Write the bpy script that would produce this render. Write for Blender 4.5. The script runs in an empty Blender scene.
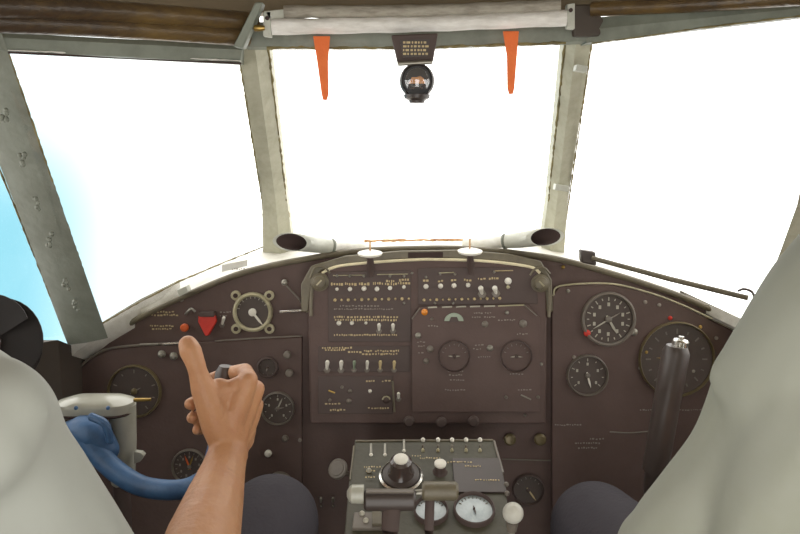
import bpy, math, random
from mathutils import Vector as V, Matrix
random.seed(7)
SC = bpy.context.scene
COL = SC.collection

# ------------------------------------------------------------------ camera, sky, exposure
F = 720.0
CAM = V((0.0, 0.0, 1.10))
PITCH = math.radians(9.2)
cd = bpy.data.cameras.new('camera'); cam = bpy.data.objects.new('camera', cd); COL.objects.link(cam)
cd.sensor_width = 36.0; cd.lens = F / 800 * 36; cd.clip_start = 0.02
cam.location = CAM; cam.rotation_euler = (math.radians(90) - PITCH, 0, 0)
SC.camera = cam
vs = SC.view_settings
SC.display_settings.display_device = 'sRGB'
vs.view_transform = 'Standard'; vs.look = 'None'; vs.gamma = 1.0; vs.exposure = 0.62; vs.use_curve_mapping = False
SC.cycles.use_denoising = True
SC.cycles.max_bounces = 8; SC.cycles.transparent_max_bounces = 16

SKY_STRENGTH = 2.1
def make_world():
    w = bpy.data.worlds.new('sky'); SC.world = w; w.use_nodes = True
    nt = w.node_tree; N = nt.nodes; N.clear(); L = nt.links
    out = N.new('ShaderNodeOutputWorld'); bg = N.new('ShaderNodeBackground')
    tc = N.new('ShaderNodeTexCoord'); sp = N.new('ShaderNodeSeparateXYZ')
    L.new(tc.outputs['Generated'], sp.inputs[0])
    def mr(src, a, b, c=0.0, d=1.0):
        m = N.new('ShaderNodeMapRange'); m.interpolation_type = 'SMOOTHSTEP'
        L.new(src, m.inputs[0]); m.inputs[1].default_value = a; m.inputs[2].default_value = b
        m.inputs[3].default_value = c; m.inputs[4].default_value = d; return m.outputs[0]
    def mul(a, b):
        m = N.new('ShaderNodeMath'); m.operation = 'MULTIPLY'; L.new(a, m.inputs[0]); L.new(b, m.inputs[1]); return m.outputs[0]
    def mx(f, a, b):
        m = N.new('ShaderNodeMix'); m.data_type = 'RGBA'; L.new(f, m.inputs[0])
        for s, v in ((m.inputs[6], a), (m.inputs[7], b)):
            if isinstance(v, tuple): s.default_value = (*v, 1)
            else: L.new(v, s)
        return m.outputs[2]
    left = mr(sp.outputs['X'], -0.19, -0.48)               # haze turns blue towards the port side
    low = mr(sp.outputs['Z'], 0.34, -0.10)
    ahead = mr(sp.outputs['Y'], 0.2, 0.6)
    f = mul(mul(left, low), ahead)
    c = mx(f, (1.0, 0.985, 0.94), (0.12, 0.27, 0.32))
    under = mr(sp.outputs['Z'], -0.25, -0.7)
    c = mx(under, c, (0.85, 0.82, 0.76))
    L.new(c, bg.inputs[0]); bg.inputs[1].default_value = SKY_STRENGTH
    L.new(bg.outputs[0], out.inputs[0])
make_world()

# ------------------------------------------------------------------ pixel rays and planes
CP, SP = math.cos(PITCH), math.sin(PITCH)
def ray(px, py):
    a, b = (px - 400) / F, (267 - py) / F
    return V((a, CP + b * SP, -SP + b * CP))
def at(px, py, Y):
    d = ray(px, py); return CAM + d * (Y / d.y)
def on(px, py, o, n):
    d = ray(px, py); return CAM + d * ((o - CAM).dot(n) / d.dot(n))
class Plane:
    def __init__(s, o, tilt):
        s.o = o; t = math.radians(tilt)
        s.n = V((0, -math.cos(t), math.sin(t))); s.v = V((0, math.sin(t), math.cos(t))); s.u = V((1, 0, 0))
    def p(s, px, py, h=0.0):
        return on(px, py, s.o + s.n * h, s.n)
PANEL = Plane(at(400, 330, 1.25), 6)
BOX = Plane(PANEL.o + PANEL.n * 0.035, 6)
DESK = Plane(at(430, 480, 0.98), 69)
PXP = 1.25 / F          # metres per pixel on the panel

# ------------------------------------------------------------------ materials
def lin(c):
    return c / 12.92 if c <= 0.04045 else ((c + 0.055) / 1.055) ** 2.4
def hexc(h):
    return tuple(lin(int(h[i:i + 2], 16) / 255) for i in (0, 2, 4))
MATS = {}
def mat(name, col, rough=0.6, metal=0.0, dirt_or_glint=None, dirt_or_glint_scale=12, dirt_or_glint_amt=0.5, bump=0.0, bump_scale=60, spec=0.5, sss=0.0, coat=0.0, stretch=(1, 1, 1)):
    if name in MATS: return MATS[name]
    m = bpy.data.materials.new(name); m.use_nodes = True
    nt = m.node_tree; N = nt.nodes; L = nt.links; b = N['Principled BSDF']
    col = hexc(col) if isinstance(col, str) else col
    b.inputs['Base Color'].default_value = (*col, 1); b.inputs['Roughness'].default_value = rough
    b.inputs['Metallic'].default_value = metal; b.inputs['Specular IOR Level'].default_value = spec
    if coat: b.inputs['Coat Weight'].default_value = coat
    if sss:
        b.inputs['Subsurface Weight'].default_value = sss; b.inputs['Subsurface Radius'].default_value = (0.012, 0.005, 0.003)
        b.inputs['Subsurface Scale'].default_value = 0.6
    tc = N.new('ShaderNodeTexCoord'); mp = N.new('ShaderNodeMapping'); mp.inputs['Scale'].default_value = stretch
    L.new(tc.outputs['Object'], mp.inputs[0])
    if dirt_or_glint is None:
        dirt_or_glint = tuple(c * 0.8 for c in col)
    else: dirt_or_glint = hexc(dirt_or_glint) if isinstance(dirt_or_glint, str) else dirt_or_glint
    n = N.new('ShaderNodeTexNoise'); n.inputs['Scale'].default_value = dirt_or_glint_scale; n.inputs['Detail'].default_value = 6; n.inputs['Roughness'].default_value = 0.65
    L.new(mp.outputs[0], n.inputs['Vector'])
    r = N.new('ShaderNodeMapRange'); r.inputs[1].default_value = 0.42; r.inputs[2].default_value = 0.72; r.inputs[4].default_value = dirt_or_glint_amt
    L.new(n.outputs[0], r.inputs[0])
    x = N.new('ShaderNodeMix'); x.data_type = 'RGBA'; x.inputs[6].default_value = (*col, 1); x.inputs[7].default_value = (*dirt_or_glint, 1)
    L.new(r.outputs[0], x.inputs[0]); L.new(x.outputs[2], b.inputs['Base Color'])
    if bump:
        n2 = N.new('ShaderNodeTexNoise'); n2.inputs['Scale'].default_value = bump_scale; n2.inputs['Detail'].default_value = 4
        L.new(mp.outputs[0], n2.inputs['Vector'])
        bp = N.new('ShaderNodeBump'); bp.inputs['Strength'].default_value = bump; bp.inputs['Distance'].default_value = 0.004
        L.new(n2.outputs[0], bp.inputs['Height']); L.new(bp.outputs[0], b.inputs['Normal'])
    MATS[name] = m; return m
def glass_mat(name, gloss=0.05, tint=(1, 1, 1)):
    if name in MATS: return MATS[name]
    m = bpy.data.materials.new(name); m.use_nodes = True
    nt = m.node_tree; N = nt.nodes; L = nt.links; N.clear()
    o = N.new('ShaderNodeOutputMaterial'); t = N.new('ShaderNodeBsdfTransparent'); g = N.new('ShaderNodeBsdfGlossy')
    t.inputs[0].default_value = (*tint, 1); g.inputs['Roughness'].default_value = 0.05
    mx = N.new('ShaderNodeMixShader'); mx.inputs[0].default_value = gloss
    L.new(t.outputs[0], mx.inputs[1]); L.new(g.outputs[0], mx.inputs[2]); L.new(mx.outputs[0], o.inputs[0])
    MATS[name] = m; return m

grey_pillar = mat('grey_pillar_paint', '7e8277', 0.55, dirt_or_glint='65665a', dirt_or_glint_scale=22, dirt_or_glint_amt=0.6, bump=0.25, bump_scale=90)
grey_paint = mat('grey_paint', 'b2b09c', 0.55, dirt_or_glint='85806a', dirt_or_glint_scale=22, dirt_or_glint_amt=0.6, bump=0.25, bump_scale=90)
grey_dark = mat('grey_dark_paint', '7f8478', 0.5, dirt_or_glint='55564a', dirt_or_glint_scale=18, dirt_or_glint_amt=0.6, bump=0.2)
sill_paint = mat('sill_paint', 'e2e0d8', 0.5, dirt_or_glint='aaa492', dirt_or_glint_scale=20, dirt_or_glint_amt=0.6, bump=0.2)
sealant = mat('sealant', '857a52', 0.8, dirt_or_glint='3f3a2a', dirt_or_glint_scale=40, dirt_or_glint_amt=0.9, bump=0.6, bump_scale=150)
brown_pad = mat('brown_pad', '43362a', 0.28, dirt_or_glint='7a6238', dirt_or_glint_scale=6, dirt_or_glint_amt=0.8, bump=0.35, bump_scale=30, stretch=(1, 4, 4))  # lighter streaks put the rolls' gold highlights into the colour
ceiling_m = mat('ceiling_paint', '7a6a52', 0.7, dirt_or_glint='57503f', dirt_or_glint_scale=6)
wall_m = mat('wall_paint', '4c433b', 0.7, dirt_or_glint='403730', dirt_or_glint_scale=8)
floor_m = mat('floor_rubber', '5a5049', 0.8, dirt_or_glint='6a6057', dirt_or_glint_scale=14, bump=0.3)
panel_m = mat('panel_paint', '604f4a', 0.6, dirt_or_glint='574742', dirt_or_glint_scale=14, dirt_or_glint_amt=0.8, bump=0.10, bump_scale=200, spec=0.3)  # lens veil put into the base colour as a lifted dark brown
panel_edge = mat('panel_edge', '6e6653', 0.45, dirt_or_glint='514a3d', dirt_or_glint_scale=30, dirt_or_glint_amt=0.7, bump=0.2)
desk_m = mat('desk_paint', '4e4b3d', 0.5, dirt_or_glint='403c30', dirt_or_glint_scale=24, dirt_or_glint_amt=0.8, bump=0.15, bump_scale=160)
black_m = mat('black_plastic', '554844', 0.55, dirt_or_glint='4c403c', spec=0.3)  # black lifted in the colour to stand in for lens veil
black_gloss = mat('black_gloss', '4a3f3b', 0.2, coat=0.5)
dial_m = mat('dial_face', '4e433d', 0.55, dirt_or_glint='463c37', dirt_or_glint_scale=40)
bezel_m = mat('bezel', '746c62', 0.4, dirt_or_glint='5e564e', dirt_or_glint_scale=50)
bezel_pale = mat('bezel_pale', 'b3ab8c', 0.4, dirt_or_glint='6e6850', dirt_or_glint_scale=40, dirt_or_glint_amt=0.7)
bezel_gold = mat('bezel_gold', '75694c', 0.35, metal=0.3, dirt_or_glint='54492f', dirt_or_glint_scale=40)
white_m = mat('white_enamel', 'e6e2d6', 0.35, dirt_or_glint='bdb7a6', dirt_or_glint_scale=40)
mark_m = mat('dial_marking', 'b3ae9e', 0.5)
label_m = mat('placard_lettering', 'c6b286', 0.6, dirt_or_glint='8f805e', dirt_or_glint_scale=60)
faint_m = mat('faint_lettering', '8d8379', 0.6)
chrome_m = mat('chrome', 'd5d3cc', 0.22, metal=0.9, dirt_or_glint='a8a59c', dirt_or_glint_scale=30)
steel_m = mat('dull_steel', '9b978c', 0.38, metal=0.6, dirt_or_glint='77736a', dirt_or_glint_scale=40)
brass_m = mat('brass', 'b09252', 0.3, metal=0.8, dirt_or_glint='8a6f3a', dirt_or_glint_scale=40)
amber_m = mat('amber_lens', 'e08a2a', 0.15, coat=0.6)
red_m = mat('red_paint', 'd0382c', 0.4, dirt_or_glint='a83026', dirt_or_glint_scale=30)
orangered_m = mat('orange_red_plastic', 'd8642c', 0.35, dirt_or_glint='b94a20')
strap_m = mat('orange_strap', 'f07a3c', 0.7, dirt_or_glint='dd5f30', dirt_or_glint_scale=30, bump=0.3, bump_scale=300)
blind_m = mat('blind_cloth', 'efede8', 0.8, dirt_or_glint='b9b4aa', dirt_or_glint_scale=14, dirt_or_glint_amt=0.8, bump=0.5, bump_scale=40, stretch=(1, 4, 4))
blind_top = mat('blind_shaded_top', 'a59f92', 0.7, dirt_or_glint='6f685c', dirt_or_glint_scale=25, dirt_or_glint_amt=0.9, bump=0.5, bump_scale=60, stretch=(1, 4, 4))  # stains, plus the less lit upper half painted in as darker grey
horn_m = mat('vent_paint', 'c4c5ba', 0.4, dirt_or_glint='8c8c7e', dirt_or_glint_scale=20)
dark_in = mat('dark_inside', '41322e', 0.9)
rim_m = mat('rim_highlight', 'e6dcba', 0.4, dirt_or_glint='b5a98a', dirt_or_glint_scale=40)  # near-white puts the highlight on the box's top edge into colour
ball_m = mat('worn_ball', 'c9c7bc', 0.35, dirt_or_glint='8a8678', dirt_or_glint_scale=30)
rust_m = mat('rusty_metal', 'c8a070', 0.7, dirt_or_glint='8a4f26', dirt_or_glint_scale=60, dirt_or_glint_amt=0.9)
blue_m = mat('blue_wrap', '466a94', 0.5, dirt_or_glint='314a68', dirt_or_glint_scale=18, dirt_or_glint_amt=0.8, bump=0.35, bump_scale=70)
column_m = mat('cream_enamel', 'aeada0', 0.3, dirt_or_glint='8a8878', dirt_or_glint_scale=16, dirt_or_glint_amt=0.5, coat=0.2)
pearl_dial = mat('pale_dial', 'aeb8b8', 0.2, dirt_or_glint='7e8a8c', dirt_or_glint_scale=30, dirt_or_glint_amt=0.8, coat=0.5)
meter_m = mat('pale_green_meter', '8d9a84', 0.3)
grip_m = mat('grip_plastic', '4a413d', 0.38, dirt_or_glint='403833', dirt_or_glint_scale=20)
skin_m = mat('skin', 'b88761', 0.5, dirt_or_glint='a56f50', dirt_or_glint_scale=26, dirt_or_glint_amt=0.6, bump=0.45, bump_scale=110, sss=0.12)
shirt_m = mat('pale_cotton', 'a6a8a0', 0.85, dirt_or_glint='9a9b90', dirt_or_glint_scale=7, dirt_or_glint_amt=0.5, bump=0.22, bump_scale=14)
shirt2_m = mat('pale_green_cotton', '95968a', 0.85, dirt_or_glint='888a74', dirt_or_glint_scale=6, dirt_or_glint_amt=0.5, bump=0.22, bump_scale=12)
trouser_m = mat('navy_denim', '3d393f', 0.85, dirt_or_glint='353138', dirt_or_glint_scale=30, bump=0.3, bump_scale=200)
hair_m = mat('dark_hair', '2a211b', 0.6, bump=0.5, bump_scale=90)
shoe_m = mat('black_leather', '241f1d', 0.4)
seat_m = mat('seat_cloth', '4c4a40', 0.8, bump=0.3)
fan_m = mat('black_rubber', '1e1817', 0.7, dirt_or_glint='191413')
pane_m = glass_mat('window_glass', 0.04)
compass_m = mat('compass_black', '403835', 0.35, dirt_or_glint='332c2a')
dome_m = glass_mat('compass_glass', 0.22, (0.9, 0.93, 0.95))

# ------------------------------------------------------------------ mesh builder
class MB:
    def __init__(s): s.v = []; s.f = []
    def add(s, vs, fs):
        o = len(s.v); s.v += [V(v) for v in vs]; s.f += [[i + o for i in f] for f in fs]; return s
    def prism(s, poly, d):
        n = len(poly); vs = list(poly) + [p + d for p in poly]
        fs = [list(range(n)), list(range(2 * n - 1, n - 1, -1))] + [[i, i + n, (i + 1) % n + n, (i + 1) % n] for i in range(n)]
        return s.add(vs, fs)
    def box(s, c, u, v, w, su, sv, sw):
        vs = [c + u * (su * a) + v * (sv * b) + w * (sw * k) for k in (-.5, .5) for b in (-.5, .5) for a in (-.5, .5)]
        return s.add(vs, [[0, 2, 3, 1], [4, 5, 7, 6], [0, 1, 5, 4], [2, 6, 7, 3], [0, 4, 6, 2], [1, 3, 7, 5]])
    def loft(s, rings, closed=True, caps=True):
        n = len(rings[0]); vs = [p for r in rings for p in r]; fs = []
        for k in range(len(rings) - 1):
            for i in range(n if closed else n - 1):
                j = (i + 1) % n
                fs.append([k * n + i, k * n + j, (k + 1) * n + j, (k + 1) * n + i])
        if caps: fs += [list(range(n - 1, -1, -1)), [(len(rings) - 1) * n + i for i in range(n)]]
        return s.add(vs, fs)
    def lathe(s, o, ax, prof, seg=24, sx=1.0, ref=None):
        ax = ax.normalized(); u = ax.cross(ref if ref else (V((0, 0, 1)) if abs(ax.z) < .9 else V((0, 1, 0)))).normalized(); w = ax.cross(u)
        rings = [[o + ax * h + (u * math.cos(2 * math.pi * i / seg) * sx + w * math.sin(2 * math.pi * i / seg)) * max(r, 1e-5) for i in range(seg)] for r, h in prof]
        return s.loft(rings)
    def cyl(s, a, b, r0, r1=None, seg=16):
        r1 = r0 if r1 is None else r1
        return s.lathe(a, b - a, [(r0, 0), (r1, (b - a).length)], seg)
    def tube(s, pts, r, seg=12, flat=1.0):
        rings = []; n = len(pts); up = V((0, 0, 1))
        for i, p in enumerate(pts):
            t = (pts[min(i + 1, n - 1)] - pts[max(i - 1, 0)]).normalized()
            u = t.cross(up)
            if u.length < 0.05: u = t.cross(V((0, 1, 0)))
            u.normalize(); w = u.cross(t); rr = r[i] if isinstance(r, (list, tuple)) else r
            rings.append([p + (u * math.cos(2 * math.pi * k / seg) + w * math.sin(2 * math.pi * k / seg) * flat) * rr for k in range(seg)])
        return s.loft(rings)
    def ball(s, c, r, seg=16, rings=10, ax=None):
        rx, ry, rz = (r, r, r) if not isinstance(r, (tuple, list)) else r
        ax = ax if ax else (V((1, 0, 0)), V((0, 1, 0)), V((0, 0, 1)))
        vs = [c + ax[2] * rz]; fs = []
        for k in range(1, rings):
            t = math.pi * k / rings
            for i in range(seg):
                a = 2 * math.pi * i / seg
                vs.append(c + ax[0] * (rx * math.sin(t) * math.cos(a)) + ax[1] * (ry * math.sin(t) * math.sin(a)) + ax[2] * (rz * math.cos(t)))
        vs.append(c - ax[2] * rz); e = len(vs) - 1
        for i in range(seg): fs.append([0, 1 + i, 1 + (i + 1) % seg])
        for k in range(rings - 2):
            for i in range(seg):
                a, b = 1 + k * seg + i, 1 + k * seg + (i + 1) % seg
                fs.append([a, a + seg, b + seg, b])
        for i in range(seg): fs.append([e, 1 + (rings - 2) * seg + (i + 1) % seg, 1 + (rings - 2) * seg + i])
        return s.add(vs, fs)
    def cap(s, a, b, r0, r1):
        s.ball(a, r0); s.ball(b, r1)
        if (b - a).length > 1e-5: s.cyl(a, b, r0, r1, 16)
        return s
    def chain(s, pts):
        for (a, r0), (b, r1) in zip(pts, pts[1:]): s.cap(a, b, r0, r1)
        return s
def curve(pts, n=8):
    """Catmull-Rom through points"""
    out = []
    P = [pts[0] * 2 - pts[1]] + list(pts) + [pts[-1] * 2 - pts[-2]]
    for i in range(1, len(P) - 2):
        a, b, c, d = P[i - 1:i + 3]
        for k in range(n):
            t = k / n
            out.append(0.5 * ((2 * b) + (c - a) * t + (2 * a - 5 * b + 4 * c - d) * t * t + (3 * b - a - 3 * c + d) * t ** 3))
    out.append(pts[-1]); return out

def origin(o):
    v = V((0, 0, 0))
    while o is not None: v = v + o.location; o = o.parent
    return v
def obj(name, mb, m, parent=None, bevel=0.0, sharp=35, loc=None):
    base = origin(parent) if parent else (loc if loc else V((0, 0, 0)))
    if parent is None and loc is None:
        xs = [v for v in mb.v]; base = V((sum(v.x for v in xs) / len(xs), sum(v.y for v in xs) / len(xs), min(v.z for v in xs)))
    me = bpy.data.meshes.new(name); me.from_pydata([v - base for v in mb.v], [], mb.f); me.update()
    import bmesh
    bm = bmesh.new(); bm.from_mesh(me); bmesh.ops.recalc_face_normals(bm, faces=bm.faces); bm.to_mesh(me); bm.free()
    me.materials.append(m); me.shade_smooth(); me.set_sharp_from_angle(angle=math.radians(sharp))
    o = bpy.data.objects.new(name, me); COL.objects.link(o)
    if parent: o.parent = parent
    else: o.location = base
    if bevel:
        b = o.modifiers.new('bevel', 'BEVEL'); b.width = bevel; b.segments = 2; b.limit_method = 'ANGLE'; b.harden_normals = False
    return o
def tag(o, label, cat=None, group=None, kind=None):
    o['label'] = label
    if cat: o['category'] = cat
    if group: o['group'] = group
    if kind: o['kind'] = kind
    return o
def thing(name, loc, label, cat, group=None):
    o = bpy.data.objects.new(name, None); COL.objects.link(o); o.location = loc; o.empty_display_size = 0.02
    return tag(o, label, cat, group)
def struct(name, mb, m, label=None, parent=None, bevel=0.0):
    o = obj(name, mb, m, parent, bevel)
    if parent is None:
        o['kind'] = 'structure'
        if label: o['label'] = label
    return o
def slab(L, R, d, ridge=None, rf=0.55):
    """solid bar between two polylines; d = depth vector away from the viewer, ridge = raised middle"""
    rings = []
    for a, b in zip(L, R):
        if ridge: rings.append([a, a.lerp(b, rf) - d.normalized() * ridge, b, b + d, a + d])
        else: rings.append([a, b, b + d, a + d])
    return MB().loft(rings)
def pts(l): return [at(*p) for p in l]
def bead(path, r, jitter, seg=8, step=0.006):
    """rough bead of sealant along a path"""
    q = []
    for a, b in zip(path, path[1:]):
        n = max(2, int((b - a).length / step))
        for i in range(n): q.append(a.lerp(b, i / n))
    q.append(path[-1])
    q = [p + V((random.uniform(-1, 1), 0, random.uniform(-1, 1))) * jitter for p in q]
    return MB().tube(q, [r * random.uniform(0.6, 1.5) for _ in q], seg)

BACK = V((0, 1, 0))
# ------------------------------------------------------------------ setting: windows, posts, beams
# glass outlines (pixel, pixel, distance)
W2 = [(262, 44, 1.125), (574, 38, 1.125), (540, 246, 1.385), (294, 246, 1.385)]
W1 = [(-4, 48, .915), (242, 60, 1.105), (270, 246, 1.37), (225, 262, 1.335), (180, 281, 1.285), (140, 302, 1.24), (94, 330, 1.185)]
W3 = [(586, 40, 1.105), (840, 8, .895), (752, 345, 1.19), (700, 304, 1.24), (650, 280, 1.29), (600, 262, 1.335), (560, 246, 1.37)]
def window(name, outline, label):
    P = pts(outline)
    mb = MB().prism(P, V((0, 0.004, 0)))
    o = struct(name, mb, pane_m, label); return o
window('window_1', W1, 'front window pane left of the centre windshield')
window('window_2', W2, 'flat centre windshield pane')
window('window_3', W3, 'front window pane right of the centre windshield')
# side windows
PLt, PLb = at(-42, 55, .93), at(65, 335, 1.17)
MIDL_t, MIDL_b = V((-.95, .74, 1.30)), V((-.97, .74, .80)); rear_l_t, rear_l_b = V((-.95, .0, 1.32)), V((-.97, .0, .80))
PRt, PRb = at(860, 40, .92), at(770, 345, 1.18)
MIDR_t, MIDR_b = V((1.0, .74, 1.30)), V((1.02, .74, .80)); rear_r_t, rear_r_b = V((1.0, .0, 1.32)), V((1.02, .0, .80))
for nm, q, sx, lab in (('window_4', [PLt, PLb, MIDL_b, MIDL_t, rear_l_t, rear_l_b], -1, 'side window pane at the far left'), ('window_5', [PRt, PRb, MIDR_b, MIDR_t, rear_r_t, rear_r_b], 1, 'side window pane at the far right')):
    mb = MB().prism([q[0], q[1], q[2], q[3]], V((sx * .004, 0, 0))); mb.prism([q[3], q[2], q[5], q[4]], V((sx * .004, 0, 0)))
    struct(nm, mb, pane_m, lab)

# posts
D = V((0, .03, 0))
struct('trim_1', slab(pts([(238, 52, 1.09), (262, 200, 1.3), (263, 256, 1.355)]), pts([(269, 44, 1.11), (287, 200, 1.31), (294, 256, 1.365)]), D, 0.016, .6), grey_paint, 'grey windshield post between the left and centre panes')
struct('trim_2', slab(pts([(564, 40, 1.11), (548, 200, 1.31), (540, 256, 1.365)]), pts([(592, 38, 1.09), (568, 200, 1.3), (564, 256, 1.355)]), D, 0.016, .36), grey_paint, 'grey windshield post between the centre and right panes')
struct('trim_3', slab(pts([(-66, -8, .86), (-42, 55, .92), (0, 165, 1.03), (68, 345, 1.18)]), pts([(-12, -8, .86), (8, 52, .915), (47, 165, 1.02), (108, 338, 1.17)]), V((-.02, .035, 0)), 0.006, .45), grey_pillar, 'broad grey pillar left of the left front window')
struct('trim_4', slab(pts([(838, 10, .88), (797, 205, 1.06), (779, 255, 1.1), (740, 352, 1.18)]), pts([(890, 10, .87), (838, 205, 1.05), (825, 255, 1.1), (790, 352, 1.18)]), V((.02, .035, 0)), 0.006, .5), grey_paint, 'grey pillar at the right end of the right front window')
# header beams
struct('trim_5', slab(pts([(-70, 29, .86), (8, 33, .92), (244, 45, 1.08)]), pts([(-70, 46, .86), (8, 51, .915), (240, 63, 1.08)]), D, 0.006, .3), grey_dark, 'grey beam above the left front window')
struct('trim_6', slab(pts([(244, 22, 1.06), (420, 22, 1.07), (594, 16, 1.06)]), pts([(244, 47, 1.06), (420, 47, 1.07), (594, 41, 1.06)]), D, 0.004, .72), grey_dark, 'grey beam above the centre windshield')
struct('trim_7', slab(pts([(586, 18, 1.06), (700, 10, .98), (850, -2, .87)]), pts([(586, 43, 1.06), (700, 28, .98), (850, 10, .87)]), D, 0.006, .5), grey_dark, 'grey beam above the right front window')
# sealant round the panes
def edge(l): return pts(l)
sb = MB()
for path in ([(267, 47.5, 1.062), (420, 47.5, 1.072), (566, 42.5, 1.062)], [(268, 46, 1.11), (286, 200, 1.31), (291, 240, 1.36)], [(565, 42, 1.11), (549, 200, 1.31), (543, 240, 1.36)],
             [(240, 64, 1.085), (262, 200, 1.3), (265, 246, 1.35)], [(9, 54, .915), (47, 165, 1.02), (101, 322, 1.17)],
             [(265, 246, 1.35), (225, 262, 1.32), (180, 281, 1.275), (140, 302, 1.23), (101, 324, 1.17)],
             [(592, 42, 1.085), (569, 200, 1.3), (563, 240, 1.35)], [(592, 43, 1.06), (700, 28, .98), (850, 10, .87)], [(-2, 165, 1.03), (67, 338, 1.175)]):
    jag = path[0][0] in (267, 268, 565); b = bead(pts(path), 0.0019 if jag else 0.0012, 0.0010 if jag else 0.0003); sb.add(b.v, b.f)
random.seed(7)
struct('trim_8', sb, sealant, 'rough yellowed sealant along the window edges')
struct('trim_11', MB().tube(pts([(8, 52.5, .91), (120, 57.5, 1.0), (241, 63.5, 1.075)]), .0014, 8), dark_in, 'thin black gasket along the top of the left front window')
struct('trim_12', bead(pts([(8, 50, .908), (120, 55, .998), (241, 61, 1.073)]), .0009, .0004), sill_paint, 'thin white line above the left front window, a painted highlight on the beam')  # highlight on the beam's lower edge built as a white bead
# rust line under the centre pane
rl = bead(pts([(364, 241, 1.365), (420, 240, 1.37), (478, 240, 1.365)]), 0.0022, 0.0006)
struct('trim_9', rl, rust_m, 'rusty strip along the bottom of the centre windshield')
# clips, bolts on posts
for i, (a, b, y0, Y) in enumerate(((577, 588, 64, 1.08), (556, 569, 184, 1.25), (552, 560, 228, 1.32))):
    P = pts([(a, y0, Y), (b, y0 + 2, Y), (b - 1, y0 + 8, Y), (a - 1, y0 + 6, Y)])
    t = obj('post_clip', MB().prism(P, V((0, .02, 0))), horn_m, None, 0.001)
    tag(t, ['small pale metal clip near the top of the right windshield post', 'small pale metal clip two thirds down the right windshield post', 'small pale metal clip at the foot of the right windshield post'][i], 'clip', 'clips on the right windshield post')
for i, (x, y, Y) in enumerate(((4, 116, .955), (22, 158, .998), (36, 205, 1.03), (50, 240, 1.06), (66, 285, 1.10), (76, 306, 1.125))):
    random.seed(20 + i)
    P = at(x, y, Y - .004)
    mb = MB()
    for k in range(7): mb.ball(P + V((random.uniform(-.004, .004), 0, random.uniform(-.010, .010))), random.uniform(.002, .0042), 8, 6)
    o = obj('sealant_blob', mb, grey_pillar)
    tag(o, 'lump of grey paint and sealant on the broad left pillar, ' + ['highest of six', 'second of six from above', 'third of six from above', 'fourth of six from above', 'fifth of six from above', 'lowest of six'][i], 'sealant', 'sealant lumps on the left pillar')

# sill between panel edge and glass: light painted shelf
PTOP = [(40, 400), (60, 378), (84, 354), (110, 336), (145, 315), (180, 298), (230, 277), (265, 267), (300, 260), (350, 252), (400, 249), (470, 249), (545, 257), (600, 270), (680, 296), (742, 325), (790, 352), (830, 380)]
GL = [(40, 376, 1.2), (58, 356, 1.2), (76, 340, 1.2), (102, 322, 1.21), (140, 299, 1.26), (180, 279, 1.30), (228, 259, 1.35), (264, 246, 1.385), (300, 243, 1.40), (350, 241, 1.41), (400, 241, 1.41), (470, 241, 1.41), (545, 243, 1.40), (600, 260, 1.36), (680, 290, 1.29), (740, 318, 1.21), (790, 346, 1.2), (830, 374, 1.2)]
rings = []
for (a, b), g in zip(PTOP, GL):
    p, q = PANEL.p(a, b, -0.012), at(*g)
    rings.append([p, q, q + V((0, 0, -.02)), p + V((0, 0, -.02))])
struct('trim_10', MB().loft(rings), sill_paint, 'pale painted sill between the instrument panel and the windows')

# ceiling, roof pads, walls, floor
struct('ceiling', MB().box(V((0, .45, 1.345)), V((1, 0, 0)), V((0, 1, 0)), V((0, 0, 1)), 1.9, 1.35, .03), ceiling_m, 'brown cockpit ceiling')
struct('wall_front', MB().box(V((0, 1.12, 1.345)), V((1, 0, 0)), V((0, 1, 0)), V((0, 0, 1)), 1.5, .03, .09), ceiling_m, 'roof edge above the windows')
def wall(side, f, mid, rear):
    s = 1 if side > 0 else -1
    front = V((f.x * .98, 1.36, f.z - .10))
    top = [front, f, mid, rear]; d = V((s * .03, 0, 0))
    for p, q in zip(top, top[1:]):
        struct('wall_' + ('left' if s < 0 else 'right'), MB().prism([p, q, V((q.x, q.y, -.02)), V((p.x, p.y, -.02))], d), wall_m, 'dark side wall below the far %s window' % ('left' if s < 0 else 'right'))
wall(-1, at(58, 340, 1.16), MIDL_b, rear_l_b)
wall(1, at(772, 345, 1.17), MIDR_b, rear_r_b)
for xa, xb in ((-1.0, -.36), (.36, 1.05)):  # unseen bulkhead pieces, added to cut the light from behind
    struct('wall_back_blocker', MB().box(V(((xa + xb) / 2, -.32, .66)), V((1, 0, 0)), V((0, 1, 0)), V((0, 0, 1)), xb - xa, .03, 1.36), ceiling_m, 'unseen bulkhead beside the cockpit doorway, added to block light from behind')
struct('floor', MB().box(V((0, .72, -.02)), V((1, 0, 0)), V((0, 1, 0)), V((0, 0, 1)), 2.0, 1.5, .04), floor_m, 'dark cockpit floor')
struct('wall_fore', MB().box(V((0, 1.46, .34)), V((1, 0, 0)), V((0, 1, 0)), V((0, 0, 1)), 1.5, .03, .68), wall_m, 'firewall behind the instrument panel')
for nm, path, rr, lab in (('roof_roll', [(-70, 4, .80), (90, 10, .92), (256, 22, 1.045)], .013, 'upper brown padded roll above the left front window'),
                      ('roof_roll', [(-70, 19, .82), (90, 26, .93), (248, 37, 1.045)], .013, 'lower brown padded roll above the left front window'),
                      ('roof_roll', [(592, 9, 1.045), (700, 4, .97), (840, -6, .84)], .010, 'brown padded roll above the right front window')):
    o = obj(nm, MB().tube(curve(pts(path), 8), rr, 16), brown_pad)
    tag(o, lab, 'padded roll', 'padded rolls under the roof edge')
st = obj('roof_strut', slab(pts([(255, 2, 1.0), (233, 46, 1.02)]), pts([(263, 2, 1.0), (243, 48, 1.02)]), V((0, .02, 0))), grey_dark, None, .002)
tag(st, 'short slanting grey strut above the top of the left windshield post', 'strut')
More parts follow.
